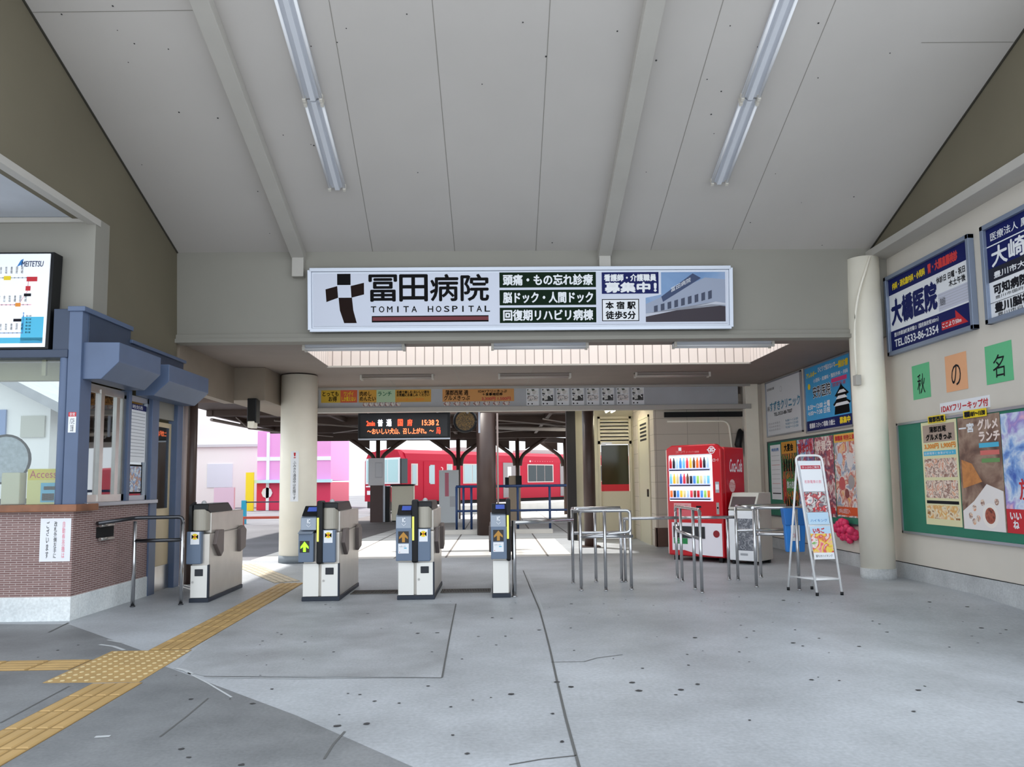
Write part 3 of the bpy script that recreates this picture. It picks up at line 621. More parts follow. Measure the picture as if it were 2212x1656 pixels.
part('junction_box', MB(M_BEAM).box(4.6, 9.57, 2.45, 4.67, 9.66, 2.58), kc, .005)
solo('security_camera', MB(M_BLACK).box(-3.86, 11.9, 2.24, -3.72, 12.1, 2.62).m(M_CREAM).box(-3.84, 11.86, 2.16, -3.74, 12.05, 2.26), 'small black and cream box hanging from the boxed beam by the thick cream column', 'camera', bevel=.01)
b1 = thing('steel_column', 'thick dark brown steel column in the middle of the platform passage', 'column', (-.24, 18.9, 0))
part('shaft', MB(M_BRN).cyl((-.24, 18.9), .24, 0, 2.98, 32), b1)
part('conduit', MB(mat('pipe_light', 'a08f88', .4)).tube([(.04, 18.8, .02), (.04, 18.8, 2.98)], .025), b1)
b2 = thing('steel_column', 'slim square dark column behind the queue rails, left of the louvred door', 'column', (1.66, 16.9, 0))
part('shaft', MB(mat('near_black_steel', '1e1a19', .5)).box(1.56, 16.8, 0, 1.76, 17.0, 2.96), b2)
b3 = thing('steel_column', 'slim round brown column with foot plate right of the square dark column', 'column', (1.83, 15.05, 0))
part('shaft', MB(M_BRN).cyl((1.83, 15.05), .118, 0, 2.96, 20), b3)
part('foot_plate', MB(M_BRN).box(1.65, 14.87, 0, 2.01, 15.23, .02), b3)
# louvred door and narrow door
d1 = struct('door_1', MB(mat('door_frame', 'cbc4ad', .5)).box(2.29, 17.06, 0, 2.34, 17.2, 2.72).box(2.99, 17.06, 0, 3.04, 17.2, 2.72).box(2.29, 17.06, 2.67, 3.04, 17.2, 2.72).box(2.29, 17.06, 2.1, 3.04, 17.2, 2.17).box(2.34, 17.1, .03, 2.99, 17.14, 1.05))
lv = MB(M_CREAM)
for k in range(6): lv.prism([(2.34, 17.08, 2.2+.08*k), (2.34, 17.16, 2.25+.08*k), (2.34, 17.16, 2.262+.08*k), (2.34, 17.08, 2.212+.08*k)], (.65, 0, 0))
part('louvre', lv, d1); part('louvre_back', MB(M_DARK).box(2.34, 17.17, 2.17, 2.99, 17.19, 2.67), d1)
part('door_glass', MB(mat('olive_glass', '34341f', .12)).box(2.36, 17.1, 1.2, 2.97, 17.12, 2.08), d1)
part('red_band', MB(RED).box(2.36, 17.095, 1.05, 2.97, 17.12, 1.2), d1)
part('door_closer', MB(M_STEEL).box(2.36, 17.05, 2.1, 2.6, 17.09, 2.14), d1)
d2 = struct('door_2', MB(mat('door_frame', 'cbc4ad', .5)).box(3.06, 15.25, 0, 3.088, 15.3, 2.6).box(3.06, 16.35, 0, 3.088, 16.4, 2.6).box(3.06, 15.25, 2.55, 3.088, 16.4, 2.6).box(3.07, 15.3, 0, 3.088, 16.35, 2.55))
l2 = MB(M_DARK)
for k in range(5): l2.box(3.064, 15.5, 2.1+.08*k, 3.072, 16.15, 2.14+.08*k)
part('louvre', l2, d2); part('handle', MB(M_BLACK).box(3.05, 15.4, .95, 3.07, 15.5, 1.1), d2)
# power lead over the vending machine
pw = thing('power_cable', 'cream conduit with a black plug bundle above the vending machine', 'cable', (4.45, 14.8, 1.8))
part('conduit', MB(M_CREAM).tube(arc_path([(3.35, 14.82, 2.42), (4.56, 14.82, 2.42), (4.62, 14.82, 1.75)], .15), .02, 10), pw)
part('plug', MB(M_BLACK).tube([(4.76, 14.78, 1.72), (4.72, 14.78, 1.95), (4.77, 14.78, 2.2), (4.76, 14.78, 2.26)], [.03, .07, .06, .02], 10), pw)

# ================================================================== ticket gates
M_GB = mat('gate_blue_grey', '66768c', .4); M_GL = mat('gate_light_grey', '9ba5b3', .35); M_HOOD = mat('gate_hood', 'aaa497', .35)
M_GW = mat('gate_white', 'eceae4', .4); M_NAVYB = mat('gate_plinth', '1f2836', .5); M_FLAP = mat('gate_flap', '6d625f', .45)
M_YST = mat('yellow_strip', 'e6e46a', .4, emit=.15)
M_GST = mat('gate_steel', 'd0cac2', .32, .55, var=.05, vs=5.)
def gate(label, loc, rz=0., left=True, right=True, lit=False, top=True):
    t = thing('ticket_gate', label, 'ticket gate', loc, rz, 'automatic ticket gates in a row')
    P = lambda n, b, par=t, bev=.004, lab=None: part(n, b, par, bev, lab, None, False)
    x0 = 0 if left else .2; x1 = .415 if right else .21; LEN = 1.22
    P('body', MB(M_GST).box(x0+.012, .03, .04, x1-.012, LEN, .74).box(x0+.025, .1, .74, x1-.02, LEN+.02, .97), bev=.012)
    P('plinth', MB(M_NAVYB).box(x0+.002, -.004, 0, x1-.002, LEN-.02, .045))
    if left:
        P('front_panel', MB(M_GW).box(.014, -.006, .05, .185, .03, .405))
        z0 = .425; sx = -.0 if not lit else -.022
        db = P('display_box', MB(M_GB).box(sx-.006, -.05, z0, .135 if lit else .17, .05, .74 if lit else .78), bev=.006)
        if lit: P('tray', MB(M_GL).prism([(sx-.012, -.08, .735), (sx-.012, .05, .775), (sx-.012, .05, .735)], (.16, 0, 0)))
        za = .53 if lit else .62; xa, xb = (sx+.01, sx+.115) if lit else (.02, .135)
        ad = Pan((xa, -.0515, za), (xb-xa, 0, 0), (0, 0, .125), mat('gate_screen', '241c18', .25), .001)
        AC = mat('arrow_green', '7cf01e', .4, emit=1.3) if lit else mat('arrow_dim', 'a8792e', .4, emit=.12)
        ad.shape([(.5, .95), (.08, .5), (.08, .32), (.36, .5), (.36, .06), (.64, .06), (.64, .5), (.92, .32), (.92, .5)], AC)
        P('arrow_display', ad, db, 0)
        if not lit:
            q = Pan((.02, -.0515, .505), (.115, 0, 0), (0, 0, .105), WHITE, .001); q.rect(.55, .5, .8, .6, CYAN).rect(.1, .1, .16, .18, RED).text('4月1日', .1, .65, .7, .8, GREY); P('sticker', q, db, 0)
        rh = P('reader_housing', MB(M_GL).prism([(-.008, -.045, .77), (-.008, -.035, .9), (-.008, .02, .935), (-.008, .1, .935), (-.008, .1, .77)], (.172, 0, 0)), bev=.008)
        q = Pan((.04, -.0465, .80), (.08, 0, 0), (0, .0075, .1), M_GL, 0); q.text('IC', .3, .45, .7, .9, WHITE, bold=.002); q.line(.5, .05, .2, .3, .004, WHITE); q.line(.5, .05, .8, .3, .004, WHITE); P('ic_mark', q, rh, 0)
        rd = P('card_reader', MB(M_BLACK).prism([(.004, -.05, .925), (.004, .11, 1.03), (.004, .16, 1.03), (.004, .16, .925)], (.165, 0, 0)), bev=.006)
        P('reader_screen', MB(mat('reader_blue', '3a4f9a', .25, emit=.35)).poly([(.05, .015, .972), (.15, .015, .972), (.15, .085, 1.018), (.05, .085, 1.018)]), rd, 0)
    if left and right or left:
        dv = P('divider', MB(M_BLACK).prism([(.165, -.05, .4), (.235 if right else .215, -.05, .4), (.235 if right else .215, .1, .4), (.165, .1, .4)], (0, 0, .69)), bev=.02)
        P('light_strip', MB(M_YST).box(.172, -.057, .645, .195, -.049, .905), dv, .003)
    if right:
        xr = .215
        if not left: P('side_plate', MB(M_BLACK).prism([(.185, -.02, .75), (.185, -.02, 1.05), (.185, .12, 1.09), (.185, .12, .75)], (.035, 0, 0)))
        fp = P('front_panel', MB(M_GW).box(xr, -.006, .05, .395, .03, .4))
        P('ticket_slot', MB(mat('slot_black', '20242c', .4)).box(xr+.045, -.012, .285, xr+.135, -.004, .36), fp)
        P('lock', MB(M_STEEL).tube([(xr+.025, -.012, .22), (xr+.025, -.004, .22)], .012, 12), fp, 0)
        P('panel_edge', MB(M_NAVYB).box(.393, -.006, .045, .41, .04, .405))
        bh = P('barrier_housing', MB(M_GB).box(xr-.005 if left else xr-.045, -.03, .415, .37 if left else .33, .06, .77), bev=.012)
        q = Pan((xr+.03 if left else xr, -.0315, .63), (.095, 0, 0), (0, 0, .135), WHITE, .001)
        q.circ(.5, .62, .033, YEL, 1).shape([(.12, .8), (.42, .62), (.12, .42)], BLACK, 2).shape([(.88, .8), (.58, .62), (.88, .42)], BLACK, 2).rect(.44, .5, .56, .74, RED, 2); P('warning_label', q, bh, 0)
        P('hood', MB(M_HOOD).prism([(.215+.08+.082*math.cos(a*math.pi/10), .05-.075*math.sin(a*math.pi/10), .775) for a in range(11)]+[(.215, .2, .775), (.378, .2, .775)][::1], (0, 0, .235)), bev=.01)
    if top and right:
        P('top_cover', MB(M_BLACK).prism([(xr, -.0, 1.0), (xr, .02, 1.07), (xr, .7, 1.07), (xr, .85, .99), (xr, .85, .965), (xr, .1, .965)], (.17, 0, 0)), bev=.012)
        P('sensor_dome', MB(mat('clear_dome', 'b9b9bb', .1)).ball((.3, .12, 1.075), .03, 10), bev=0)
    for s, xx in ((1, x1-.015), (-1, x0-.03)):
        if s < 0 and not left: continue
        for k, ya in enumerate((.12, .98)):
            fl_ = [(xx, ya, .62), (xx, ya+.08, .77), (xx, ya+.26, .77), (xx, ya+.26, .52), (xx, ya+.18, .47)] if k == 0 else [(xx, ya, .74), (xx, ya+.13, .78), (xx, ya+.25, .72), (xx, ya+.22, .5), (xx, ya+.02, .46)]
            P('flap', MB(M_FLAP).prism(fl_, (.045, 0, 0)), bev=.008)
    return t
gate('single ticket gate body beside the black left guard rail, warning label in front', (-3.57, 8.55, 0), .02, left=False)
gate('double ticket gate with a lit green arrow, right of the tactile paving', (-2.14, 8.53, 0), 0., lit=True)
gate('double ticket gate with an unlit amber arrow, right of the green arrow gate', (-1.1, 8.53, 0))
gate('narrow single ticket gate with an amber arrow, next to the steel queue rails', (-.06, 8.58, 0), 0., right=False)
for x0, x1, l in ((-1.7, -1.12, 'dark drain grating across the floor between the two double gates'), (-.66, -.08, 'dark drain grating across the floor left of the narrow ticket gate')):
    b = MB(M_DARK).box(x0, 9.0, -.02, x1, 9.3, .003).m(mat('grating', '6a6662', .5, .6))
    for k in range(30): b.box(x0+(x1-x0)*k/30, 9.02, .003, x0+(x1-x0)*(k+.35)/30, 9.28, .008)
    b.box(x0, 9.0, .003, x1, 9.02, .008).box(x0, 9.28, .003, x1, 9.3, .008)
    solo('drain_grating', b, l, 'grating')

# ================================================================== rails
def rail(label, posts, bars, r=.019, m=M_PIPE, group=None, zt=.92, mm=None):
    x = sum(p[0] for p in posts)/len(posts); y = sum(p[1] for p in posts)/len(posts)
    t = thing('guard_rail', label, 'rail', (x, y, 0), 0, group)
    for p in posts:
        part('post', MB(m).tube([(p[0], p[1], 0), (p[0], p[1], p[2] if len(p) > 2 else zt)], r, 12).m(mm or m).cyl((p[0], p[1]), r*1.35, 0, .012, 12), t)
    for b in bars: part('bar', MB(mm or m).tube(b, r, 12), t)
    return t
ZT, ZM, ZX = .93, .62, .79
rail('dark-topped guard rail loop between the ticket office and the single gate', [(-3.87, 8.33, .9), (-3.4, 8.42, .9)],
     [arc_path([(-4.05, 7.9, .9), (-3.87, 8.33, .935), (-3.4, 8.42, .935), (-3.4, 8.42, .86)], .05), [(-3.87, 8.33, .69), (-3.4, 8.42, .69)]], .02, M_PIPE, None, .9, M_DPIPE)
rail('end rail right of the narrow gate, joined to the first queue pen', [(.19, 8.63, .84)], [[(.19, 8.63, .815), (.95, 9.66, ZX)]], .024)
rail('back rail of the first queue pen in front of the louvred door', [(.95, 9.68), (1.25, 9.78), (1.57, 9.75)], [arc_path([(.95, 9.04, ZT), (.95, 9.7, ZT), (1.57, 9.75, ZT)], .06), [(.95, 9.7, ZM), (1.57, 9.75, ZM)]], .019, M_PIPE, 'stainless queue rails')
rail('front rail of the first queue pen, nearest the lobby', [(.98, 9.04), (1.26, 8.98), (1.57, 9.05)], [arc_path([(.9, 9.04, ZT-.01), (1.57, 9.04, ZT-.01), (1.57, 9.04, ZM+.05), (1.0, 9.04, ZM)], .05), [(.98, 9.04, ZM), (1.6, 9.04, ZM)]], .019, M_PIPE, 'stainless queue rails')
rail('straight rail linking the first queue pen and the middle queue rail', [(1.62, 9.75, ZX)], [[(1.6, 9.74, ZX), (2.33, 9.82, ZX)]], .019, M_PIPE, 'stainless queue rails')
rail('middle queue rail running front to back before the vending machine', [(2.33, 9.98), (2.33, 9.72), (2.31, 9.02), (2.31, 8.72)],
     [arc_path([(2.33, 9.98, ZM), (2.33, 9.98, ZT), (2.31, 8.72, ZT), (2.31, 8.72, ZM)], .07), arc_path([(2.33, 9.98, ZM+.1), (2.33, 9.9, ZM), (2.31, 8.75, ZM-.02)], .04)], .019, M_PIPE, 'stainless queue rails')
rail('straight rail linking the middle rail and the last queue pen before the bin', [(2.95, 9.8, ZX)], [[(2.33, 9.78, ZX), (3.05, 9.78, ZX)]], .019, M_PIPE, 'stainless queue rails')
rail('back rail of the last queue pen in front of the white bin', [(3.05, 9.76), (3.42, 9.98)], [arc_path([(3.05, 9.1, ZT), (3.05, 9.76, ZT), (3.75, 9.9, ZT)], .06), [(3.05, 9.76, ZM), (3.75, 9.9, ZM)]], .019, M_PIPE, 'stainless queue rails')
rail('front rail of the last queue pen carrying the blue pouch', [(3.06, 9.1), (3.45, 8.8)], [arc_path([(3.06, 9.12, ZT), (3.3, 9.02, ZT), (3.62, 8.95, ZT)], .06), arc_path([(3.06, 9.12, ZM), (3.3, 9.02, ZM), (3.6, 8.95, ZM)], .06)], .019, M_PIPE, 'stainless queue rails')

# ================================================================== vending machine and bin
vm = thing('vending_machine', 'tall red drinks vending machine with lit display by the back wall', 'vending machine', (2.81, 12.43, 0), -math.atan2(.68, .69))
VL = lambda n, b, par=vm, bev=.0, lab=None: part(n, b, par, bev, lab, None, False)
M_VR = mat('vending_red', 'c40d1e', .3, var=.03, coat=.3)
VWd, VD, VH = .97, .7, 1.83
VL('cabinet', MB(M_VR).box(.0, .06, .06, VWd, VD, 1.78), bev=.02)
VL('front_door', MB(M_VR).prism([(0, -.06, .08), (VWd, -.06, .08), (VWd, -.06, 1.74), (VWd-.1, -.06, VH), (.1, -.06, VH), (0, -.06, 1.78)], (0, .12, 0)), bev=.02)
VL('side_trim', MB(mat('vending_trim', 'eed9cf', .4)).box(-.012, -.05, .1, .012, .05, 1.76), bev=.004)
VL('foot', MB(M_BLACK).box(.06, .0, 0, .12, .06, .07)); VL('foot', MB(M_BLACK).box(VWd-.12, .0, 0, VWd-.06, .06, .07)); VL('foot', MB(M_BLACK).box(.06, VD-.1, 0, VWd-.06, VD-.04, .07))
dw = VL('display_window', MB(mat('display_white', 'e8eeff', .3, emit=.6)).box(.05, -.064, .94, .82, -.05, 1.66))
cols_ = ['b3121f', '20242c', 'a9c4ea', '2f5fb4', '4a86d8', '6fb7e8', 'd23a4a', '8fc060', 'f2b43a', '5b3a2a', 'e06a2a', 'c9b98a']
cm = [mat('drink_%d' % k, c, .3, emit=.35) for k, c in enumerate(cols_)]
for r_, (zz, hh) in enumerate(((1.47, .155), (1.225, .15), (1.01, .13))):
    VL('shelf', MB(mat('shelf_blue', 'aeb4e2', .4, emit=.4)).box(.06, -.09, zz-.055, .80, -.064, zz-.012).m(M_DARK).box(.07, -.0915, zz-.05, .79, -.0905, zz-.032), dw)
    for k in range(12):
        x = .095+.0605*k; c = cm[(k*(3 if r_ else 1)+r_*5+k//3) % 12]
        if r_ == 2 or (r_ == 1 and k > 5): bb = MB(c).cyl((x, -.085), .022, zz-.01, zz+hh*.75, 10)
        else: bb = MB(c).tube([(x, -.085, zz-.01), (x, -.085, zz+hh*.6), (x, -.085, zz+hh*.85), (x, -.085, zz+hh)], [.022, .022, .01, .01], 10)
        VL('drink_sample', bb, dw)
VL('button_row', MB(WHITE).box(.06, -.07, 1.655, .81, -.062, 1.675), dw)
q = Pan((.06, -.061, 1.675), (VWd-.1, 0, 0), (0, 0, .13), M_VR, 0); q.rect(0, 0, 1, 1, M_VR, .3)
q.text('コカ・コーラ', .14, .2, .33, .5, mat('pale_red', 'e8b0b0', .5)).text('ピークシフト自販機', .36, .2, .62, .42, mat('pale_red', 'e8b0b0', .5)).circ(.87, .45, .06, WHITE, 1).circ(.87, .45, .05, M_VR, 2).text('8', .84, .3, .9, .62, WHITE).rect(.2, .5, .26, .9, WHITE, 1)
q.text('◁▷', .78, .2, .96, .75, WHITE, bold=.002); VL('header_print', q)
q = Pan((.83, -.061, .62), (.13, 0, 0), (0, 0, 1.0), M_VR, 0); q.rect(0, 0, 1, 1, M_VR, .3).rect(.25, .45, .75, .62, GREY).rect(.3, .5, .7, .58, WHITE, 2).rect(.3, .12, .65, .3, M_STEEL); q.text('ICカード', .0, .93, .8, .98, WHITE).circ(.48, .22, .015, INK, 3); VL('payment_panel', q)
q = Pan((.06, -.061, .62), (.74, 0, 0), (0, 0, .3), M_VR, 0); q.rect(0, 0, 1, 1, M_VR, .3).rect(.08, .72, .5, .95, mat('pale_red', 'e8b0b0', .5)).text('あたたかい つめたい', .1, .76, .48, .9, RED).rect(.62, .72, .74, .82, INK).rect(.66, .35, .74, .5, M_STEEL).rect(.08, .2, .5, .6, mat('coin_print', 'd8606a', .5)).text('¥130', .55, .1, .7, .25, WHITE); VL('coin_panel', q)
q = Pan((.07, -.062, .1), (.88, 0, 0), (0, 0, .5), WHITE, 0)
q.shape([(0, .12), (.25, .14), (.55, .02), (.8, .0), (1, .0), (1, 1), (0, 1)], mat('vending_white', 'eeeaf2', .35), 1)
VL('lower_panel', q)
VL('dispensing_flap', MB(mat('flap_black', '25272c', .3)).box(.1, -.075, .36, .66, -.062, .545), bev=.004)
q = Pan((.1, -.064, .265), (.25, 0, 0), (0, 0, .09), GRN, 0); q.rect(0, 0, 1, 1, mat('label_green', '1f8a4c', .5)).text('エコ', .1, .2, .6, .8, WHITE); VL('eco_label', q)
q = Pan((.79, -.065, .33), (.13, 0, 0), (0, 0, .2), RED, 0); q.circ(.5, .55, .055, mat('emblem_red', '8c1622', .4)); VL('emblem', q)
q = Pan((VWd+.002, .1, .95), (0, .55, 0), (0, 0, .8), M_VR, 0); q.rect(0, -.62, 1, 1, M_VR, .3)
q.text('Coca-Cola', .2, .55, .95, .8, WHITE, 2, shear=.35, bold=.003).circ(.32, .28, .1, mat('pale_pink', 'e6c9c9', .5), 1).text('あきかんは\nリサイクル', .16, .2, .48, .36, RED, 3).shape([(.5, .1), (.62, .1), (.62, -.1), (.7, -.4), (.35, -.6), (.42, -.3), (.52, -.15)], mat('pale_pink', 'e6c9c9', .5), 1)
VL('side_print', q)
bn = thing('recycling_bin', 'white recycling bin with sloping grey top beside the vending machine', 'bin', (3.55, 11.69, 0), -math.atan2(.68, .69))
BL = lambda n, b, par=bn, bev=.0: part(n, b, par, bev, None, None, False)
BL('body', MB(mat('bin_grey', 'b5b3ab', .5, var=.03)).box(0, 0, .05, .44, .52, .82), bev=.01)
BL('front_door', MB(WHITE).box(.0, -.02, .06, .44, .0, .8), bev=.006)
BL('hood', MB(mat('bin_grey', 'b5b3ab', .5)).prism([(0, -.03, .82), (0, .12, 1.07), (0, .52, 1.07), (0, .52, .82)], (.44, 0, 0)), bev=.01)
q = Pan((.03, -.0305+.02, .86), (.38, 0, 0), (0, .09, .15), mat('bin_mouth', '3b2a2c', .5), .004); BL('mouth', q)
q = Pan((.1, -.021, .1), (.3, 0, 0), (0, 0, .68), WHITE, .001); NP = photo('newsprint', ['3f4350', '7a7d86', '55585f', 'a9abb2', '474a55'], 22.); q.rect(.02, .62, .98, .86, NP).rect(.02, .16, .98, .58, NP).rect(.25, .05, .65, .1, GREY); BL('front_notice', q)
BL('foot', MB(M_BLACK).box(.03, .0, 0, .07, .05, .06)); BL('foot', MB(M_BLACK).box(.37, .0, 0, .41, .05, .06)); BL('foot', MB(M_BLACK).box(.03, .45, 0, .41, .5, .06))

# ================================================================== tactile paving
M_TAC = mat('tactile_tan', 'ae8f5c', .6, var=.1, vs=4.); M_TACGLARE = mat('tactile_glare', 'c2b39a', .6, var=.12, vs=4.)  # the pale copy has daylight glare painted into the tan
def tactile(label, a, b, wd=.3, m=M_TAC, nr=4, tile=.3):
    a, b = V(a), V(b); L = (b-a).length; d = (b-a).normalized(); r = V((d.y, -d.x, 0)); z = V((0, 0, .003))
    mb = MB(mat('tactile_groove', '8d7142', .75, var=.12, vs=4.) if m is M_TAC else mat('tactile_groove_glare', '8f8674', .75)); mb.prism([a-r*wd/2, b-r*wd/2, b+r*wd/2, a+r*wd/2], z)
    mb.m(m); n = max(1, round(L/tile))
    for k in range(n):
        p0 = a+d*(L*k/n+.012); p1 = a+d*(L*(k+1)/n-.012)
        for j in range(nr):
            o = r*wd*((j+.5)/nr-.5); q = [p0+o-r*.032, p1+o-r*.032, p1+o+r*.032, p0+o+r*.032]; i = [p0+o-r*.024+d*.008, p1+o-r*.024-d*.008, p1+o+r*.024-d*.008, p0+o+r*.024+d*.008]
            mb.hexa([p+z for p in q]+[p+V((0, 0, .0085)) for p in i])
    return solo('tactile_paving', mb, label, 'tactile paving', 'tactile paving strips')
tactile('long tan tactile strip running from the foreground to the dotted junction', (-2.4, 2.0, .001), (-2.46, 5.12, .001), .32)
tactile('tan ribbed tactile strip from the dotted junction to the gates', (-2.55, 6.12, .001), (-2.66, 10.1, .001), .31)
tactile('tan ribbed tactile branch running left towards the street below the ticket window', (-9.0, 5.68, .001), (-2.98, 5.66, .001), .3)
tactile('tactile strip painted pale with daylight glare beyond the gates leading left to the platform', (-2.75, 10.22, .001), (-4.1, 12.6, .001), .34, M_TACGLARE)
dt = MB(M_TAC).prism([(-2.96, 5.16, .001), (-2.33, 5.14, .001), (-2.37, 6.1, .001), (-2.98, 6.1, .001)], (0, 0, .003))
dt.m(mat('tactile_dot', 'cdb98c', .5))
for i in range(8):
    for j in range(12):
        x = -2.93+.078*i; y = 5.195+.078*j
        if x < -2.36: dt.tube([(x, y, .004), (x, y, .0085)], [.018, .012], 8)
solo('tactile_paving', dt, 'dotted tan tactile junction square where the strips meet', 'tactile paving', 'tactile paving strips')

# ================================================================== right wall: signs, board, papers
def wpan(y0, z0, y1, z1, m, th=.01, x=XR): return Pan((x-.002-th, y0, z0), (0, y1-y0, 0), (0, 0, z1-z0), m, th)   # y0 is the far (left) end
M_FRB = mat('sign_frame_blue', '8b97ad', .4, .4)
def framed(label, y0, z0, y1, z1, face, tilt=0.):
    t = thing('clinic_sign', label, 'sign', (XR-.05, (y0+y1)/2, z0), 0, 'clinic advertising signs on the right wall')
    b = MB(M_FRB); fwd = .05
    for a in ((y0, z0, y1, z0+fwd), (y0, z1-fwd, y1, z1), (y0, z0, y0-fwd, z1), (y1+fwd, z0, y1, z1)): b.box(XR-.07, min(a[0], a[2]), a[1], XR-.002, max(a[0], a[2]), a[3])
    part('frame', b, t, .004)
    p = wpan(y0-fwd, z0+fwd, y1+fwd, z1-fwd, face, .03); return t, p
t, p = framed('navy and white clinic sign with a red arrow, high beside the right column', 9.74, 2.84, 7.94, 3.88, WHITE)
p.rect(0, .78, 1, 1, NAVY).rect(0, 0, 1, .28, NAVY).rect(.0, 0, .002, 1, NAVY)
p.text('内科・消化器内科・小児科', .06, .84, .5, .93, YEL, bold=.004).text('胃・大腸直腸検診', .54, .83, .88, .95, mat('sign_red', 'd83a3a', .5), bold=.005)
p.text('大橋医院', .03, .36, .62, .7, NAVY, bold=.016).text('休診日 日曜・祝日', .63, .65, .95, .73, INK, bold=.002).text('木土午後', .77, .55, .95, .63, INK, bold=.002)
for k in range(6): p.line(.64, .5-.033*k, .98, .5-.033*k, .004, GREY)
p.rect(.64, .3, .98, .52, mat('pale_sign', 'c9cbdc', .5), 1).text('御油駅前', .66, .36, .72, .46, INK)
p.text('豊川市御油町美世賜13（国府高校東300ｍ）', .05, .19, .63, .25, WHITE, bold=.001).text('TEL.0533-86-2354', .05, .05, .62, .15, WHITE, bold=.003)
p.shape([(.66, .06), (.66, .16), (.82, .16), (.82, .25), (.95, .06)], RED, 2).text('ここより50m', .67, .085, .88, .14, WHITE, bold=.002)
part('sign_face', p, t)
t, p = framed('navy sign with four clinic lines, cut by the right edge, nearest on the right wall', 7.74, 2.84, 5.95, 3.88, WHITE)
p.rect(0, .43, 1, 1, NAVY).line(0, .8, 1, .8, .012, WHITE).rect(0, .4, 1, .55, mat('sign_night', '0f1428', .5), 2)
p.text('医療法人 鳳紀会', .04, .85, .5, .94, WHITE, bold=.001).text('大崎整形外科', .04, .56, .95, .77, WHITE, bold=.006).text('豊川市大崎町下金居場', .05, .43, .75, .5, WHITE, bold=.002)
p.text('可知病院', .04, .25, .34, .36, INK, bold=.006).text('精神科・内科', .4, .27, .8, .35, INK).text('豊川市国府町桜田15', .05, .2, .5, .235, INK).line(0, .17, 1, .17, .005, INK).text('豊川脳神経外科', .04, .055, .6, .155, INK, bold=.006).text('豊川市白鳥町', .06, .01, .4, .045, INK)
part('sign_face', p, t)
for y0, y1, z0, z1, ch, m, l in ((9.3, 8.92, 2.22, 2.64, '秋', mat('green_paper', '66c08a', .7), 'green paper square with a handwritten character, farthest of the paper squares'),
                              (8.6, 8.2, 2.23, 2.645, 'の', mat('orange_paper', 'eeb083', .7), 'orange paper square with one handwritten character'),
                              (7.88, 7.46, 2.225, 2.63, '名', mat('green_paper', '66c08a', .7), 'green paper square with a handwritten character, right of the orange square')):
    p = wpan(y0, z0, y1, z1, m, .002); p.text(ch, .28, .14, .72, .72, INK, shear=.05); solo('paper_square', p, l, 'paper', 'paper squares with handwriting')
p = wpan(8.75, 1.99, 7.85, 2.12, PAPER, .002); p.text('1DAYフリーキップ付', .03, .15, .97, .78, RED, bold=.003); solo('paper_strip', p, 'white paper strip with red writing above the green board', 'notice')
bd = thing('notice_board', 'green notice board with posters, nearest on the right wall', 'notice board', (XR-.02, 8.0, .57), 0, 'green notice boards')
part('panel', wpan(9.66, .59, 5.6, 1.94, mat('board_green', '2b7a62', .7, var=.06), .02), bd)
part('frame', MB(M_ALU).box(XR-.035, 5.58, .57, XR-.002, 9.69, .6).box(XR-.035, 5.58, 1.93, XR-.002, 9.69, 1.96).box(XR-.035, 9.66, .57, XR-.002, 9.69, 1.96), bd)
XB = XR-.024
p = wpan(9.13, .71, 8.42, 1.92, mat('cream_poster', 'e6e0b4', .6), .002, XB)
p.rect(.05, .8, .95, .97, mat('poster_tan', 'b09a8c', .6)).text('蒲郡西尾', .25, .895, .72, .95, BLACK, bold=.003).text('グルメきっぷ', .14, .82, .86, .88, BLACK, bold=.006).text('3,300円 1,900円', .08, .735, .95, .785, ORANGE, bold=.004).rect(.04, .67, .95, .715, CYAN).text('名鉄電車と食事がセット', .06, .68, .9, .705, WHITE)
DISH = photo('dish_photo', ['f6efe6', 'd98a62', 'f4e6da', '8a5140', 'efe0d0', 'e3b08f'], 11.); p.rect(.05, .46, .95, .64, DISH).rect(.05, .26, .95, .43, DISH).rect(.05, .06, .95, .19, photo('dish_photo_gold', ['f4e8c0', 'e0a24a', 'f6ecd0', 'a06a30'], 11.)).rect(.05, .205, .95, .235, INK)
solo('poster', p, 'cream gourmet poster on the near green board, beside the bare strip', 'poster', 'posters on the near green board')
p = wpan(8.4, .7, 7.68, 1.92, photo('brown_interior', ['5a4038', '7d5f52', 'a58a78', '6b4a3e'], 3.), .002, XB)
p.shape([(.05, .62), (.3, .58), (.52, .42), (.05, .36)], photo('wood_warm', ['b0703c', 'd08a4c', '9a5f38'], 4.)).shape([(.02, .0), (.98, .0), (.98, .34), (.62, .4), (.3, .25), (.02, .16)], mat('table_cloth', 'eee8e6', .6), 2)
p.circ(.66, .13, .13, mat('plate', 'f6efe8', .4), 3).circ(.66, .13, .085, photo('stew', ['8a3a2c', 'b5604a', '5f2a22'], 20.), 4); [p.circ(u, v, .035, DISH, 3) for u, v in ((.2, .12), (.3, .19), (.38, .1), (.5, .24), (.82, .25), (.28, .07))]
p.text('一宮', .04, .86, .4, .94, WHITE, bold=.004).text('グルメ', .5, .87, .95, .96, mat('pale_poster_text', 'f2e0d8', .6), bold=.006).text('ランチ', .52, .77, .98, .85, mat('pale_poster_text', 'f2e0d8', .6), bold=.006)
p.rect(.5, .715, .95, .755, CYAN, 2).rect(.52, .65, .95, .69, mat('salmon', 'd8706a', .5), 2).rect(.54, .585, .95, .62, mat('leaf_green', '6a9a5c', .5), 2)
solo('poster', p, 'brown restaurant poster with a set table, middle of the near green board', 'poster', 'posters on the near green board')
p = wpan(7.67, .7, 6.95, 1.9, photo('blue_poster', ['3f62b8', '7fa6e0', 'd8e4f4', '9a8ad0', 'e8b8d0'], 3.), .002, XB)
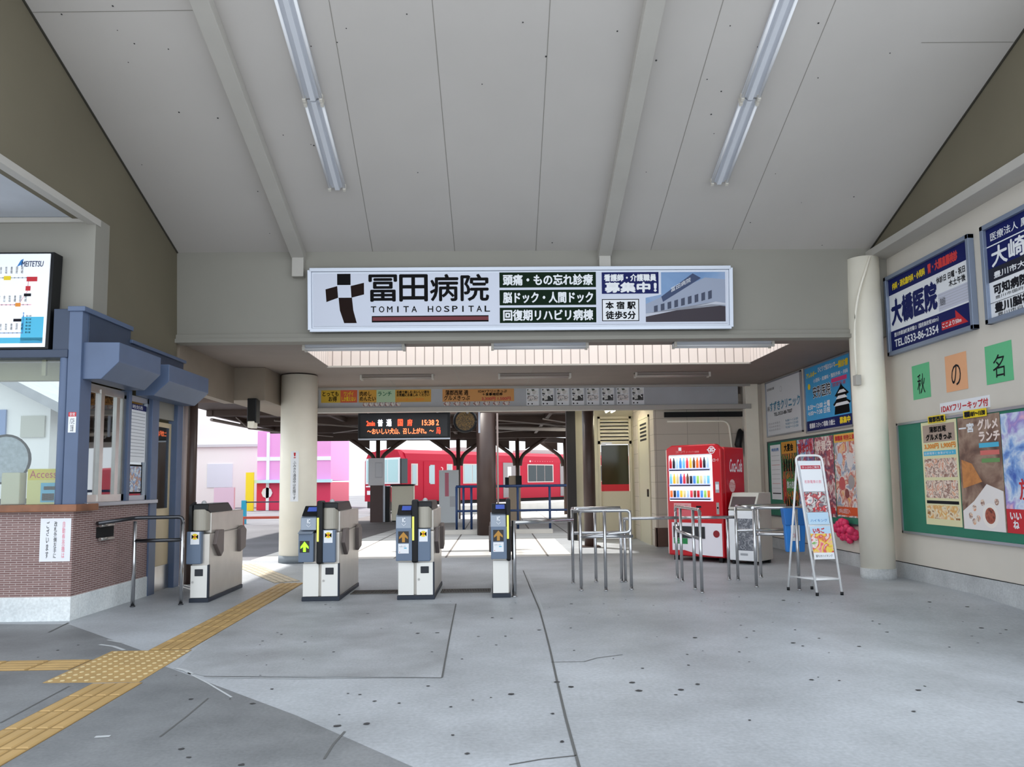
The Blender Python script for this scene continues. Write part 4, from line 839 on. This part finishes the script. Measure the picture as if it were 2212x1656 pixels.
p.rect(0, 0, .38, .2, RED, 2).text('いい\nね', .08, .04, .3, .17, WHITE, bold=.004).text('旅', .3, .28, .6, .45, RED, bold=.004); solo('poster', p, 'blue and pink poster cut by the right edge on the near green board', 'poster', 'posters on the near green board')
for y0, y1, z0, z1, t_, l in ((8.95, 8.6, 1.90, 1.985, '蒲郡西尾', 'small yellow tag over the cream gourmet poster'), (8.26, 7.86, 1.9, 1.985, '期間10/1～11/30', 'small yellow tag over the brown restaurant poster')):
    p = wpan(y0, z0, y1, z1, YEL, .002, XB-.014); p.text(t_, .06, .15, .94, .85, INK, bold=.004); solo('tag', p, l, 'tag', 'yellow tags on the green board frame')
# far bay of the right wall
fr = lambda y0, z0, y1, z1: MB(M_ALU).box(XR-.03, y1, z0, XR-.002, y0, z0+.025).box(XR-.03, y1, z1-.025, XR-.002, y0, z1).box(XR-.03, y0-.025, z0, XR-.002, y0, z1).box(XR-.03, y1, z0, XR-.002, y1+.025, z1)
t = thing('framed_poster', 'white framed clinic poster high on the far right wall', 'poster', (XR, 13.55, 2.05), 0, 'framed posters in the far bay')
part('frame', fr(14.4, 2.06, 12.7, 3.1), t)
p = wpan(14.37, 2.085, 12.73, 3.075, mat('white_poster', 'd9dde2', .4), .012); p.text('すずきクリニック', .1, .45, .97, .62, mat('teal_ink', '3f86a8', .5), bold=.006).text('内科', .02, .46, .09, .56, INK).circ(.45, .82, .05, GREY, 1).circ(.45, .82, .042, mat('white_poster', 'd9dde2'), 2).text('TEL.0533-88-7007', .22, .35, .75, .41, INK, bold=.002).text('駐車場完備', .03, .85, .25, .9, INK)
for k in range(3): p.text('月火水木金土', .04, .2-.06*k, .4, .24-.06*k, GREY); p.text('9:00～12:00', .55, .2-.06*k, .9, .24-.06*k, mat('teal_ink', '3f86a8'))
part('sheet', p, t)
t = thing('framed_poster', 'bright blue framed clinic poster with a castle drawing, by the right column', 'poster', (XR, 11.7, 2.0), 0, 'framed posters in the far bay')
part('frame', fr(12.56, 2.02, 10.87, 3.11), t)
p = wpan(12.53, 2.045, 10.9, 3.085, mat('poster_azure', '3aa0d8', .4, var=.12, vs=1.), .012)
p.rect(0, 0, 1, .16, NAVY).text('アレルギー', .04, .84, .28, .92, YEL, bold=.005).text('ひとりで悩まないで', .32, .88, .7, .96, WHITE, bold=.003).text('一般診療', .7, .85, .96, .95, YEL, bold=.005).text('小児科・皮膚科・整形外科・内科', .2, .74, .95, .8, WHITE, bold=.002)
p.text('安形医院', .18, .5, .58, .68, WHITE, bold=.012).text('安形医院', .18, .5, .58, .68, INK, 6, bold=.002).rect(.6, .66, .92, .72, mat('magenta', 'd83a78', .5)).text('禁煙外来', .62, .59, .9, .65, RED).circ(.09, .7, .05, YEL)
p.shape([(.64, .18), (.66, .3), (.62, .33), (.7, .4), (.7, .44), (.66, .45), (.78, .58), (.8, .62), (.82, .58), (.95, .46), (.9, .44), (.9, .38), (.98, .33), (.94, .3), (.95, .18)], BLACK, 3)
for v, a, b_ in ((.3, .64, .96), (.4, .68, .92), (.48, .72, .9)): p.shape([(a, v), (b_, v), (b_-.05, v+.045), (a+.05, v+.045)], WHITE, 4)
p.text('8:30～12:00 土曜', .04, .33, .55, .42, WHITE, bold=.003).text('4:00～7:30 日祝', .04, .24, .55, .32, WHITE, bold=.003).text('看護師 スタッフ募集 介護士', .06, .04, .64, .12, WHITE, bold=.002).text('募集中', .74, .04, .95, .13, YEL, bold=.006)
part('sheet', p, t)
bd = thing('notice_board', 'dark framed green notice board under the framed posters, far right wall', 'notice board', (XR-.02, 12.6, .7), 0, 'green notice boards')
part('panel', wpan(14.38, .6, 10.8, 1.96, mat('board_green', '2b7a62', .7, var=.06), .02), bd)
part('frame', MB(mat('dark_frame', '3b4a4c', .5)).box(XR-.034, 10.78, .585, XR-.002, 14.4, .61).box(XR-.034, 10.78, 1.95, XR-.002, 14.4, 1.975).box(XR-.034, 14.37, .585, XR-.002, 14.4, 1.975), bd)
FP = ((14.25, 13.74, .9, 1.9, 'white timetable sheet at the far left of the far green board', None),
      (13.69, 13.0, .62, 1.93, 'dark orange and green banquet poster with rows of bottles, far green board', photo('p_bottles', ['14100e', 'd8892c', '1d1a18', '3f8a4a', 'c83a2a', '2a2420'], 7.)),
      (12.97, 12.28, .68, 1.93, 'blue and red poster partly behind the white rack', photo('p_blue', ['6fa6d8', 'd8e6f4', 'c83a50', '3f78b8', 'e8d8d8'], 5.)),
      (12.25, 11.56, .68, 1.93, 'red and white theatre poster left of the orange figure poster', photo('p_red', ['a02a30', 'e8dcd8', 'b8505a', '5f4a68', 'd8a0a0'], 6.)),
      (11.53, 10.82, .7, 1.93, 'orange poster crowded with figures, nearest on the far green board', photo('p_orange', ['e8a860', 'e8c8b0', 'c85a4a', 'f0e8e0', '8a9ab8', 'd8b890'], 5.)))
for k, (y0, y1, z0, z1, l, m) in enumerate(FP):
    p = wpan(y0, z0, y1, z1, m or PAPER, .002, XB)
    if k == 0:
        p.text('時刻表', .15, .88, .85, .94, LBLUE, bold=.002)
        for j in range(9): p.line(.1, .8-.085*j, .9, .8-.085*j, .006, (RED if j % 4 == 2 else GREY))
        p.rect(.1, .1, .9, .12, INK)
    if k == 1:
        p.rect(.0, .84, 1, 1, mat('p_amber', 'd8962c', .5)).text('大宴会', .2, .87, .8, .97, BLACK, bold=.006).rect(.25, .34, .95, .5, mat('p_green', '3f8a3a', .5)).text('飲み放題', .3, .37, .9, .47, WHITE, bold=.003).rect(.03, .2, .25, .5, mat('p_crim', 'b82a2a', .5))
        for j in range(5): u = .18+.16*j; p.shape([(u-.04, .03), (u+.04, .03), (u+.04, .2), (u+.015, .24), (u+.015, .32), (u-.015, .32), (u-.015, .24), (u-.04, .2)], BLACK, 4).rect(u-.015, .26, u+.015, .32, ORANGE, 5); p.shape([(u-.04, .6), (u+.04, .6), (u+.04, .72), (u+.015, .76), (u+.015, .83), (u-.015, .83), (u-.015, .76), (u-.04, .72)], BLACK, 4).rect(u-.015, .77, u+.015, .83, ORANGE, 5)
    if k == 2: p.text('秋まつり', .08, .82, .92, .94, RED, bold=.008)
    if k == 3: p.text('歌舞伎', .1, .82, .9, .95, mat('pale_poster_text', 'f2e0d8'), bold=.005).text('公演', .5, .04, .95, .12, RED, bold=.005)
    if k == 4: p.rect(.0, .9, 1, 1, mat('p_amber2', 'e8b050', .5)).text('御園座 特別公演', .06, .92, .94, .98, RED, bold=.003).rect(.0, .02, 1, .12, mat('p_vermil', 'd8572a', .5)).text('お申込は駅窓口へ', .08, .04, .6, .1, WHITE); [p.circ(u, v, r, m_, 2) for u, v, r, m_ in ((.25, .7, .09, mat('fig1', 'c8d4e8', .5)), (.7, .68, .11, mat('fig2', 'ded8d8', .5)), (.3, .4, .1, mat('fig3', 'c85a5a', .5)), (.72, .42, .1, mat('fig4', 'a8a0a0', .5)), (.5, .28, .07, mat('fig5', '8a4a4a', .5)))]
    solo('poster', p, l, 'poster', 'posters on the far green board')
pb = MB(mat('hot_pink', 'e8356a', .4, var=.15, vs=14.))
random.seed(3)
for k in range(34):
    a = random.random()*6.28; r_ = random.random()**.5; z_ = .5+.14*r_*math.sin(a); pb.ball((XR-.05 if z_ < .5 else XR-.11, 11.18+.28*r_*math.cos(a), z_), random.uniform(.045, .065), 8)
solo('ribbon_bunch', pb, 'bright pink crumpled ribbon bunch hanging under the far green board', 'decoration')

# ================================================================== white leaflet rack and blue pouch
rk = thing('leaflet_rack', 'white tubular A-frame leaflet rack with angled posters near the right column', 'display rack', (3.6, 8.55, 0))
M_WT = mat('white_tube', 'e9e9ea', .35)
F = lambda u, h: V((3.4+.3*u, 8.62, 1.53))*(h) + V((3.47+.285*u, 8.36+.03*u, .02))*(1-h)
part('front_frame', MB(M_WT).tube(arc_path([F(0, 0), F(0, 1), F(1, 1), F(1, 0)], .07), .013, 10), rk)
part('back_frame', MB(M_WT).tube([F(0, .93), (3.33, 8.82, .02)], .012, 10).tube([F(1, .93), (3.62, 8.86, .02)], .012, 10).tube([(3.345, 8.79, .15), (3.625, 8.83, .15)], .008, 8), rk)
sh = MB(M_WT).tube([F(0, .1), (3.345, 8.79, .16)], .008, 8).tube([F(1, .1), (3.63, 8.82, .16)], .008, 8).tube([F(0, .1), F(1, .1)], .012, 8)
for k in range(9): a = k/8; sh.tube([F(a, .1), V((3.345, 8.79, .16)).lerp(V((3.63, 8.82, .16)), a)], .004, 6)
part('wire_shelf', sh, rk)
for q in (F(0, 0), F(1, 0), V((3.33, 8.82, .02)), V((3.62, 8.86, .02))): part('foot', MB(M_BLACK).cyl((q.x, q.y), .017, 0, .035, 10), rk)
part('panel', MB(mat('clear_holder', 'dfe3e8', .2)).poly([F(.06, .3)+V((0, .004, 0)), F(.94, .3)+V((0, .004, 0)), F(.94, .96)+V((0, .004, 0)), F(.06, .96)+V((0, .004, 0))]), rk)
def rpan(h0, h1, m, u0=.09, u1=.91): a, b, c = F(u0, h0), F(u1, h0), F(u0, h1); n = (b-a).cross(c-a).normalized(); return Pan(a+n*.012, b-a, c-a, m, .003)
p = rpan(.73, .93, WHITE); p.rect(.03, .83, .97, .97, mat('rack_red', 'b8394a', .5)).text('きっぷのご案内', .1, .86, .9, .94, WHITE).text('名鉄電車の旅', .1, .3, .9, .42, PINK); solo('leaflet', p, 'white leaflet with a red top band, uppermost on the white rack', 'leaflet', 'leaflets on the white rack')
p = rpan(.58, .725, photo('crowd_photo', ['3a2f33', 'd8d4d0', '6a5f68', 'c83a3a', 'f0ecea', '8a8490'], 12.)); p.text('イベント', .3, .05, .95, .25, RED, bold=.005); solo('leaflet', p, 'dark photo leaflet with red writing in the middle of the white rack', 'leaflet', 'leaflets on the white rack')
p = rpan(.49, .575, mat('sky_leaflet', 'bcd9ee', .5)); p.text('ハイキング', .1, .2, .9, .45, LBLUE); solo('leaflet', p, 'pale blue leaflet below the photo leaflet on the white rack', 'leaflet', 'leaflets on the white rack')
p = rpan(.24, .475, photo('fruit_leaflet', ['e86a70', 'f2b0a0', 'f0d84a', 'd83a4a', 'f6e0e0', '6fb04a'], 9.)); p.rect(0, .78, 1, 1, mat('sky_leaflet', 'bcd9ee'), 1).rect(0, 0, 1, .2, WHITE, 1).text('駅ちかハイキング', .1, .06, .9, .14, INK).text('いちご', .15, .8, .7, .95, RED, bold=.003); solo('leaflet', p, 'large red and yellow leaflet at the bottom of the white rack', 'leaflet', 'leaflets on the white rack')
bg_ = thing('pouch', 'blue hanging pouch with a white tag on the front queue rail', 'pouch', (3.48, 8.93, .41))
M_PB = mat('pouch_blue', '2a7fd0', .5, var=.08, vs=8.)
part('bag', MB(M_PB).prism([(3.37, 8.92, .42), (3.58, 8.91, .42), (3.61, 8.9, .9), (3.35, 8.92, .9)], (.005, .07, 0)), bg_, .012)
part('flap', MB(mat('pouch_blue_dark', '2570bd', .5)).prism([(3.36, 8.9, .73), (3.6, 8.885, .73), (3.615, 8.885, .925), (3.34, 8.905, .925)], (0, .1, 0)), bg_, .01)
p = Pan((3.425, 8.908, .55), (.1, -.008, 0), (0, 0, .19), WHITE, .003); p.text('ご自由に', .15, .2, .85, .45, RED); part('tag', p, bg_)

# ================================================================== platform side
cp = thing('platform_canopy', 'dark brown steel canopy over the platform behind the header board', 'canopy', (2.5, 21, 3))
part('roof_deck', MB(M_BRN2).box(-7.1, 18.8, 3.12, 14, 28.2, 3.22), cp)
part('roof_deck', MB(M_BRN2).box(-7.1, 15.35, 3.12, -4.3, 18.8, 3.22), cp); part('beam', MB(M_BRN2).box(-7.1, 15.5, 2.95, -4.3, 15.64, 3.12), cp)
for y, zz in ((18.9, 2.98), (21.4, 2.92), (24.2, 2.9), (27.2, 2.86)): part('beam', MB(M_BRN2).box(-7.1, y-.07, zz, 14, y+.07, 3.12), cp)
for x in (-7.0, -4.2, -1.4, 1.4, 4.2, 7.0): part('rafter', MB(M_BRN2).box(x-.05, 18.8, 3.0, x+.05, 28.2, 3.12), cp)
M_ROD = mat('rod_grey', '8a7f78', .5, .3)
for a, b in (((-5.6, 19.4, 2.9), (-2.6, 23.8, 2.9)), ((-.2, 19.4, 2.88), (2.8, 23, 2.88)), ((1.2, 19.2, 2.86), (4.4, 25, 2.86)), ((3.6, 19.4, 2.86), (-.6, 24.6, 2.84)), ((-5, 23.6, 2.86), (-1.6, 19.3, 2.86))): part('brace', MB(M_ROD).tube([a, b], .022, 8), cp)
part('pipe', MB(mat('pale_pipe', 'b9aea4', .45)).tube([(-.2, 21.4, 2.82), (1.6, 19.6, 2.62), (3.0, 19.0, 2.55)], .05), cp)
part('cable_tray', MB(M_ROD).tube([(-7.0, 18.9, 2.9), (-6.7, 21.5, 2.86), (-5.9, 25, 2.8)], .04, 8).tube([(-6.4, 18.9, 2.95), (-6.5, 20.2, 2.76), (-5.2, 24.5, 2.8)], .015, 8), cp)
for k, (x, y) in enumerate(((-4.18, 27.2), (-1.36, 27.6), (.8, 28.6), (2.75, 30.4))):
    b = MB(M_BRN2).tube([(x, y, 0), (x, y, 3.0)], .075, 12)
    for s_ in (-1, 1): b.tube(arc_path([(x+.1*s_, y, 1.9), (x+.14*s_, y, 2.25), (x+.62*s_, y, 2.62), (x+1.15*s_, y, 2.98)], .2), .07, 10); b.prism([(x+.3*s_, y-.02, 2.5), (x+1.2*s_, y-.02, 2.98), (x+.3*s_, y-.02, 2.98)], (0, .04, 0))
    part('bracket_post', b, cp)
part('edge_beam', MB(M_BRN2).bar((-7.1, 27.2, 2.92), (-1.36, 27.6, 2.92), .12, .2).bar((-1.36, 27.6, 2.92), (.8, 28.6, 2.92), .12, .2).bar((.8, 28.6, 2.92), (4.6, 32.2, 2.92), .12, .2), cp)
part('roof_deck', MB(M_BRN2).prism([(-7.1, 28.2, 3.12), (14, 28.2, 3.12), (14, 38, 3.12), (8, 35, 3.12), (1, 29.2, 3.12)], (0, 0, .1)), cp)
solo('platform_slab', MB(mat('pale_platform', 'd9d7d3', .75, var=.05)).prism([(-3.6, 32.6, 0), (30, 66, 0), (31.5, 64.5, 0), (-1.6, 31.0, 0)], (0, 0, .36)), 'pale platform slab along the red train', 'platform')
# train
tr = thing('train', 'red commuter train standing at the platform', 'train', (-4.05, 33.0, 0), math.radians(45))
M_TR = mat('train_red', 'b0122f', .5, spec=.25); TP = lambda n, b, par=tr, bev=.0: part(n, b, par, bev, None, None, False)
def tbody(x0, x1):
    pr = [(0, .5), (0, 2.3), (.12, 2.6), (.45, 2.76), (1.35, 2.83), (2.25, 2.76), (2.58, 2.6), (2.7, 2.3), (2.7, .5)]
    return MB(M_TR).prism([(x0, y, z) for y, z in pr], (x1-x0, 0, 0))
TP('car_body', tbody(.25, 18.5)); TP('car_body', tbody(19.1, 38))
TP('cab', MB(M_TR).prism([(.25, 0, .5), (.25, 0, 2.3), (.25, .3, 2.72), (.25, 2.4, 2.72), (.25, 2.7, 2.3), (.25, 2.7, .5)], (-.25, 0, 0)))
TP('skirt', MB(mat('train_under', '22201f', .7)).box(.3, .15, .1, 38, 2.5, .5).box(.0, .2, .2, .3, 2.5, .5))
M_TG = mat('train_glass', '9fb4b8', .08, 0, spec=.8); M_TGD = mat('train_glass_dark', '2a3336', .08)
ws = TP('windscreen', MB(mat('windscreen_frame', 'e6e9ec', .3)).box(-.03, .1, 1.28, .02, 2.6, 2.42))
TP('windscreen_glass', MB(mat('pale_glass', 'b9dde0', .1)).box(-.045, .24, 1.36, -.025, .92, 2.34).box(-.045, 1.0, 1.36, -.025, 1.7, 2.34).box(-.045, 1.78, 1.36, -.025, 2.5, 2.34), ws)
TP('cab_pillar', MB(M_TGD).box(-.03, -.012, 1.3, .3, .1, 2.36))
TP('front_stripe', MB(WHITE).box(-.012, .1, 1.14, .0, 2.6, 1.2))
TP('headlight', MB(WHITE).box(-.02, .2, .8, .0, .55, .98)); TP('headlight', MB(WHITE).box(-.02, 2.15, .8, .0, 2.5, .98))
M_DOOR = mat('train_door_grey', '8c8484', .35)
for a, b, z0, z1, g in ((.55, .82, 1.25, 2.1, M_TG), (1.55, 1.85, 1.25, 2.1, M_TG), (2.6, 2.85, 1.3, 2.1, M_TG), (3.6, 5.2, 1.3, 2.12, M_TG), (8.0, 9.9, 1.32, 2.14, M_TGD), (12.2, 14.6, 1.32, 2.14, M_TGD)):
    f = TP('window', MB(mat('window_trim', 'cdb9b4', .3)).box(a-.05, -.018, z0-.05, b+.05, .02, z1+.05))
    bb = MB(g); n = 1 if b-a < 1 else 3
    for k in range(n): bb.box(a+(b-a)*k/n+.01, -.03, z0, a+(b-a)*(k+1)/n-.03, -.016, z1)
    TP('pane', bb, f)
for a, m_ in ((1.2, M_TR), (6.2, M_DOOR), (10.5, M_DOOR), (16.0, M_DOOR)):
    d_ = TP('door', MB(m_).box(a, -.02, .55, a+1.2 if a > 2 else a+1.0, .02, 2.25)); TP('door_pane', MB(WHITE if a > 2 else M_TG).box(a+.3, -.032, 1.3, a+.55 if a > 2 else a+.62, -.018, 2.05), d_)
TP('lettering', Pan((8.1, -.004, 2.28), (1.8, 0, 0), (0, 0, .12), M_TR, 0).text('●・・・・・・・・・', .0, .1, 1, .9, mat('pale_red', 'e8b0b0', .5)))
TP('number', Pan((2.05, -.004, 1.7), (.4, 0, 0), (0, 0, .35), M_TR, 0).text('2', .2, .1, .8, .9, mat('pale_red', 'e8b0b0')))
for x in (4, 9, 14, 23): TP('roof_unit', MB(mat('roof_grey', 'b4b1ae', .6)).box(x, .7, 2.78, x+1.8, 2.0, 2.98))
# platform furniture
p = Pan((-4.47, 26.9, 1.22), (.56, 0, 0), (0, 0, .96), mat('white_board', 'f0f1f4', .4), .05); p.rect(.42, .28, .88, .85, mat('pale_sheet', 'd9dbe0', .5)).rect(.46, .32, .84, .81, WHITE, 2); solo('information_board', p, 'white information board on the leftmost canopy bracket, before the train front', 'board')
solo('information_board', (lambda p: p.rect(.3, .5, .5, .95, PINK).rect(.55, .3, .95, .5, mat('pale_sheet', 'd9dbe0')))(Pan((-1.86, 25, .0), (.63, 0, 0), (0, 0, 1.7), mat('pale_blue_board', 'f0f5f8', .4), .2)), 'tall pale board standing left of the thick brown column', 'board')
solo('ticket_box', MB(mat('brown_box', '5a4744', .5)).box(-4.24, 25.9, 0, -3.82, 26.3, 1.23).m(M_BLACK).box(-3.74, 25.95, 0, -3.6, 26.3, 1.2).m(M_ALU).box(-3.82, 25.95, 0, -3.75, 26.3, 1.22), 'brown post box beside the cream cabinet on the platform', 'box')
cb = thing('cabinet', 'cream cabinet with oddments on top, standing on the platform before the train', 'cabinet', (-3.2, 26.2, 0))
part('body', MB(mat('cream_cabinet', 'fbf5de', .5)).box(-3.54, 26.0, .04, -2.8, 26.4, 1.2), cb, .01); part('base', MB(M_BLACK).box(-3.52, 26.02, 0, -2.82, 26.38, .05), cb)
part('top_ledge', MB(M_BLACK).box(-3.57, 25.96, 1.2, -2.78, 26.42, 1.26), cb)
mc = thing('fare_machine', 'beige fare machine with black sides under the canopy, right of the thick brown column', 'machine', (.62, 26.0, 0))
part('body', MB(mat('beige_machine', 'c9b49a', .5)).box(.42, 25.9, 0, .82, 26.3, 1.5), mc, .01); part('side_panel', MB(M_BLACK).box(.3, 25.88, 1.1, .42, 26.3, 1.45), mc); part('side_panel', MB(M_BLACK).box(.66, 25.86, 1.1, .86, 26.3, 1.5), mc)
M_BRAIL = mat('blue_railing', '1f3a66', .4)
rl = thing('railing', 'dark blue railing on the platform behind the gates', 'railing', (.7, 19.6, 0))
for px in (986, 1001, 1018, 1118, 1187, 1249):
    q = PY(px, 1050, 19.6); part('post', MB(M_BRAIL).tube([(q.x, 19.6, 0), (q.x, 19.6, 1.18)], .03, 10), rl)
q0, q1 = PY(985, 1050, 19.6).x, PY(1262, 1050, 19.6).x
part('top_rail', MB(M_BRAIL).tube([(q0, 19.6, 1.18), (q1, 19.6, 1.18)], .035, 10), rl); part('lower_rail', MB(M_BRAIL).tube([(q0, 19.6, .56), (q1, 19.6, .56)], .03, 10), rl)
solo('kerb', MB(mat('pale_kerb', 'd6d1ca', .8, var=.06)).box(-1.3, 19.2, 0, 1.4, 19.5, .1), 'pale kerb under the blue railing', 'kerb')

# ================================================================== street seen at the left
wb = thing('building', 'pale office building far across the street, left of the pink shop', 'building', (-20, 46, 0))
part('wall', MB(mat('bright_wall', 'f4f2ee', .7)).box(-30, 46, 0, -14.0, 54, 6), wb)
for k in range(5): part('window', MB(mat('pale_pane', 'dfe6ee', .2)).box(-28+2.7*k, 45.95, 1.2, -26.5+2.7*k, 46.02, 2.6), wb)
part('cornice', MB(mat('cornice_grey', 'cfd0d2', .6)).box(-30.2, 45.8, 3.6, -13.9, 46.05, 3.75), wb)
ps = thing('shop', 'pink fronted shop across the street beside the thick cream column', 'shop', (-11, 41, 0))
part('wall', MB(mat('shop_pink', 'e8a0d8', .6)).box(-12.4, 40, 1.5, -8.6, 45, 4.1), ps); part('lower_front', MB(mat('shop_red', 'd8325a', .5)).box(-12.4, 39.98, 0, -8.6, 45, 1.42), ps)
part('awning', MB(mat('shop_cyan', 'bfe8ee', .5)).box(-12.6, 39.6, 1.4, -8.5, 40.0, 1.56), ps); part('pillar', MB(WHITE).box(-11.9, 39.9, 0, -11.75, 40.0, 4.0), ps)
part('sill_band', MB(WHITE).box(-12.4, 39.95, 2.55, -8.6, 40.0, 2.75), ps)
part('flower_print', MB(WHITE).tube([(-11.85, 39.9, .9), (-11.85, 39.97, .9)], .28, 8), ps)
solo('banner', MB(YEL).box(-12.75, 39.3, 0, -12.35, 39.4, 1.95), 'yellow upright banner at the left corner of the pink shop', 'banner')
solo('poster_stand', MB(mat('pale_mauve', 'd9b8c8', .5)).box(-14.2, 38.9, 0, -13.2, 39.1, 1.2), 'pale mauve board standing left of the yellow banner', 'board')
gr = thing('street_rail', 'cyan street guard rail left of the thick cream column', 'rail', (-8.3, 26, 0))
M_CY = mat('cyan_rail', '2fb4d8', .4)
part('post', MB(M_CY).box(-8.55, 25.95, 0, -8.4, 26.05, .78), gr); part('post', MB(M_CY).box(-6.3, 25.95, 0, -6.2, 26.05, .75), gr); part('bar', MB(M_DBLUE).box(-8.5, 25.97, .7, -6.2, 26.03, .74), gr)
solo('barrier_bar', MB(mat('barrier_red', 'd8604a', .5)).box(-8.3, 25, .2, -6.0, 25.06, .28).box(-8.2, 25, 0, -8.15, 25.06, .2).box(-6.2, 25, 0, -6.15, 25.06, .2), 'red horizontal barrier bar in the street below the cyan rail', 'barrier')
hz = thing('house', 'white gabled house across the street seen through the ticket window', 'house', (-14.5, 19, 0))
part('wall', MB(mat('house_white', 'e9e9e6', .7)).prism([(-18.8, 18, 0), (-10.4, 18, 0), (-10.4, 18, 3.15), (-14.6, 18, 5.3), (-18.8, 18, 3.15)], (0, 6, 0)), hz)
part('roof', MB(mat('roof_tile', '9a9ca0', .6, var=.1)).prism([(-14.6, 17.4, 5.62), (-14.6, 17.4, 5.4), (-9.8, 17.4, 2.92), (-9.7, 17.4, 3.1)], (0, 7, 0)).prism([(-14.6, 17.4, 5.4), (-14.6, 17.4, 5.62), (-19.5, 17.4, 3.1), (-19.4, 17.4, 2.92)], (0, 7, 0)), hz)
part('window', MB(mat('house_window', '6f88b4', .15)).box(-12.3, 17.95, 2.3, -11.4, 18.02, 3.1), hz); part('window', MB(mat('house_window_grey', 'b4b4a8', .2)).box(-11.05, 17.95, 2.45, -10.5, 18.02, 2.95), hz)
bk = thing('building', 'red brown upper storeys behind the white gabled house', 'building', (-21, 34, 0))
part('wall', MB(brick('far_brick', 'a8706a', '96625c', 'c8b0a8', 1.2, .6, .06, .7)).box(-30, 34, 0, -20.6, 40, 7.2), bk); part('window', MB(mat('far_window', 'c9d4c0', .2)).box(-24, 33.95, 5.0, -21.6, 34.02, 6.6), bk)
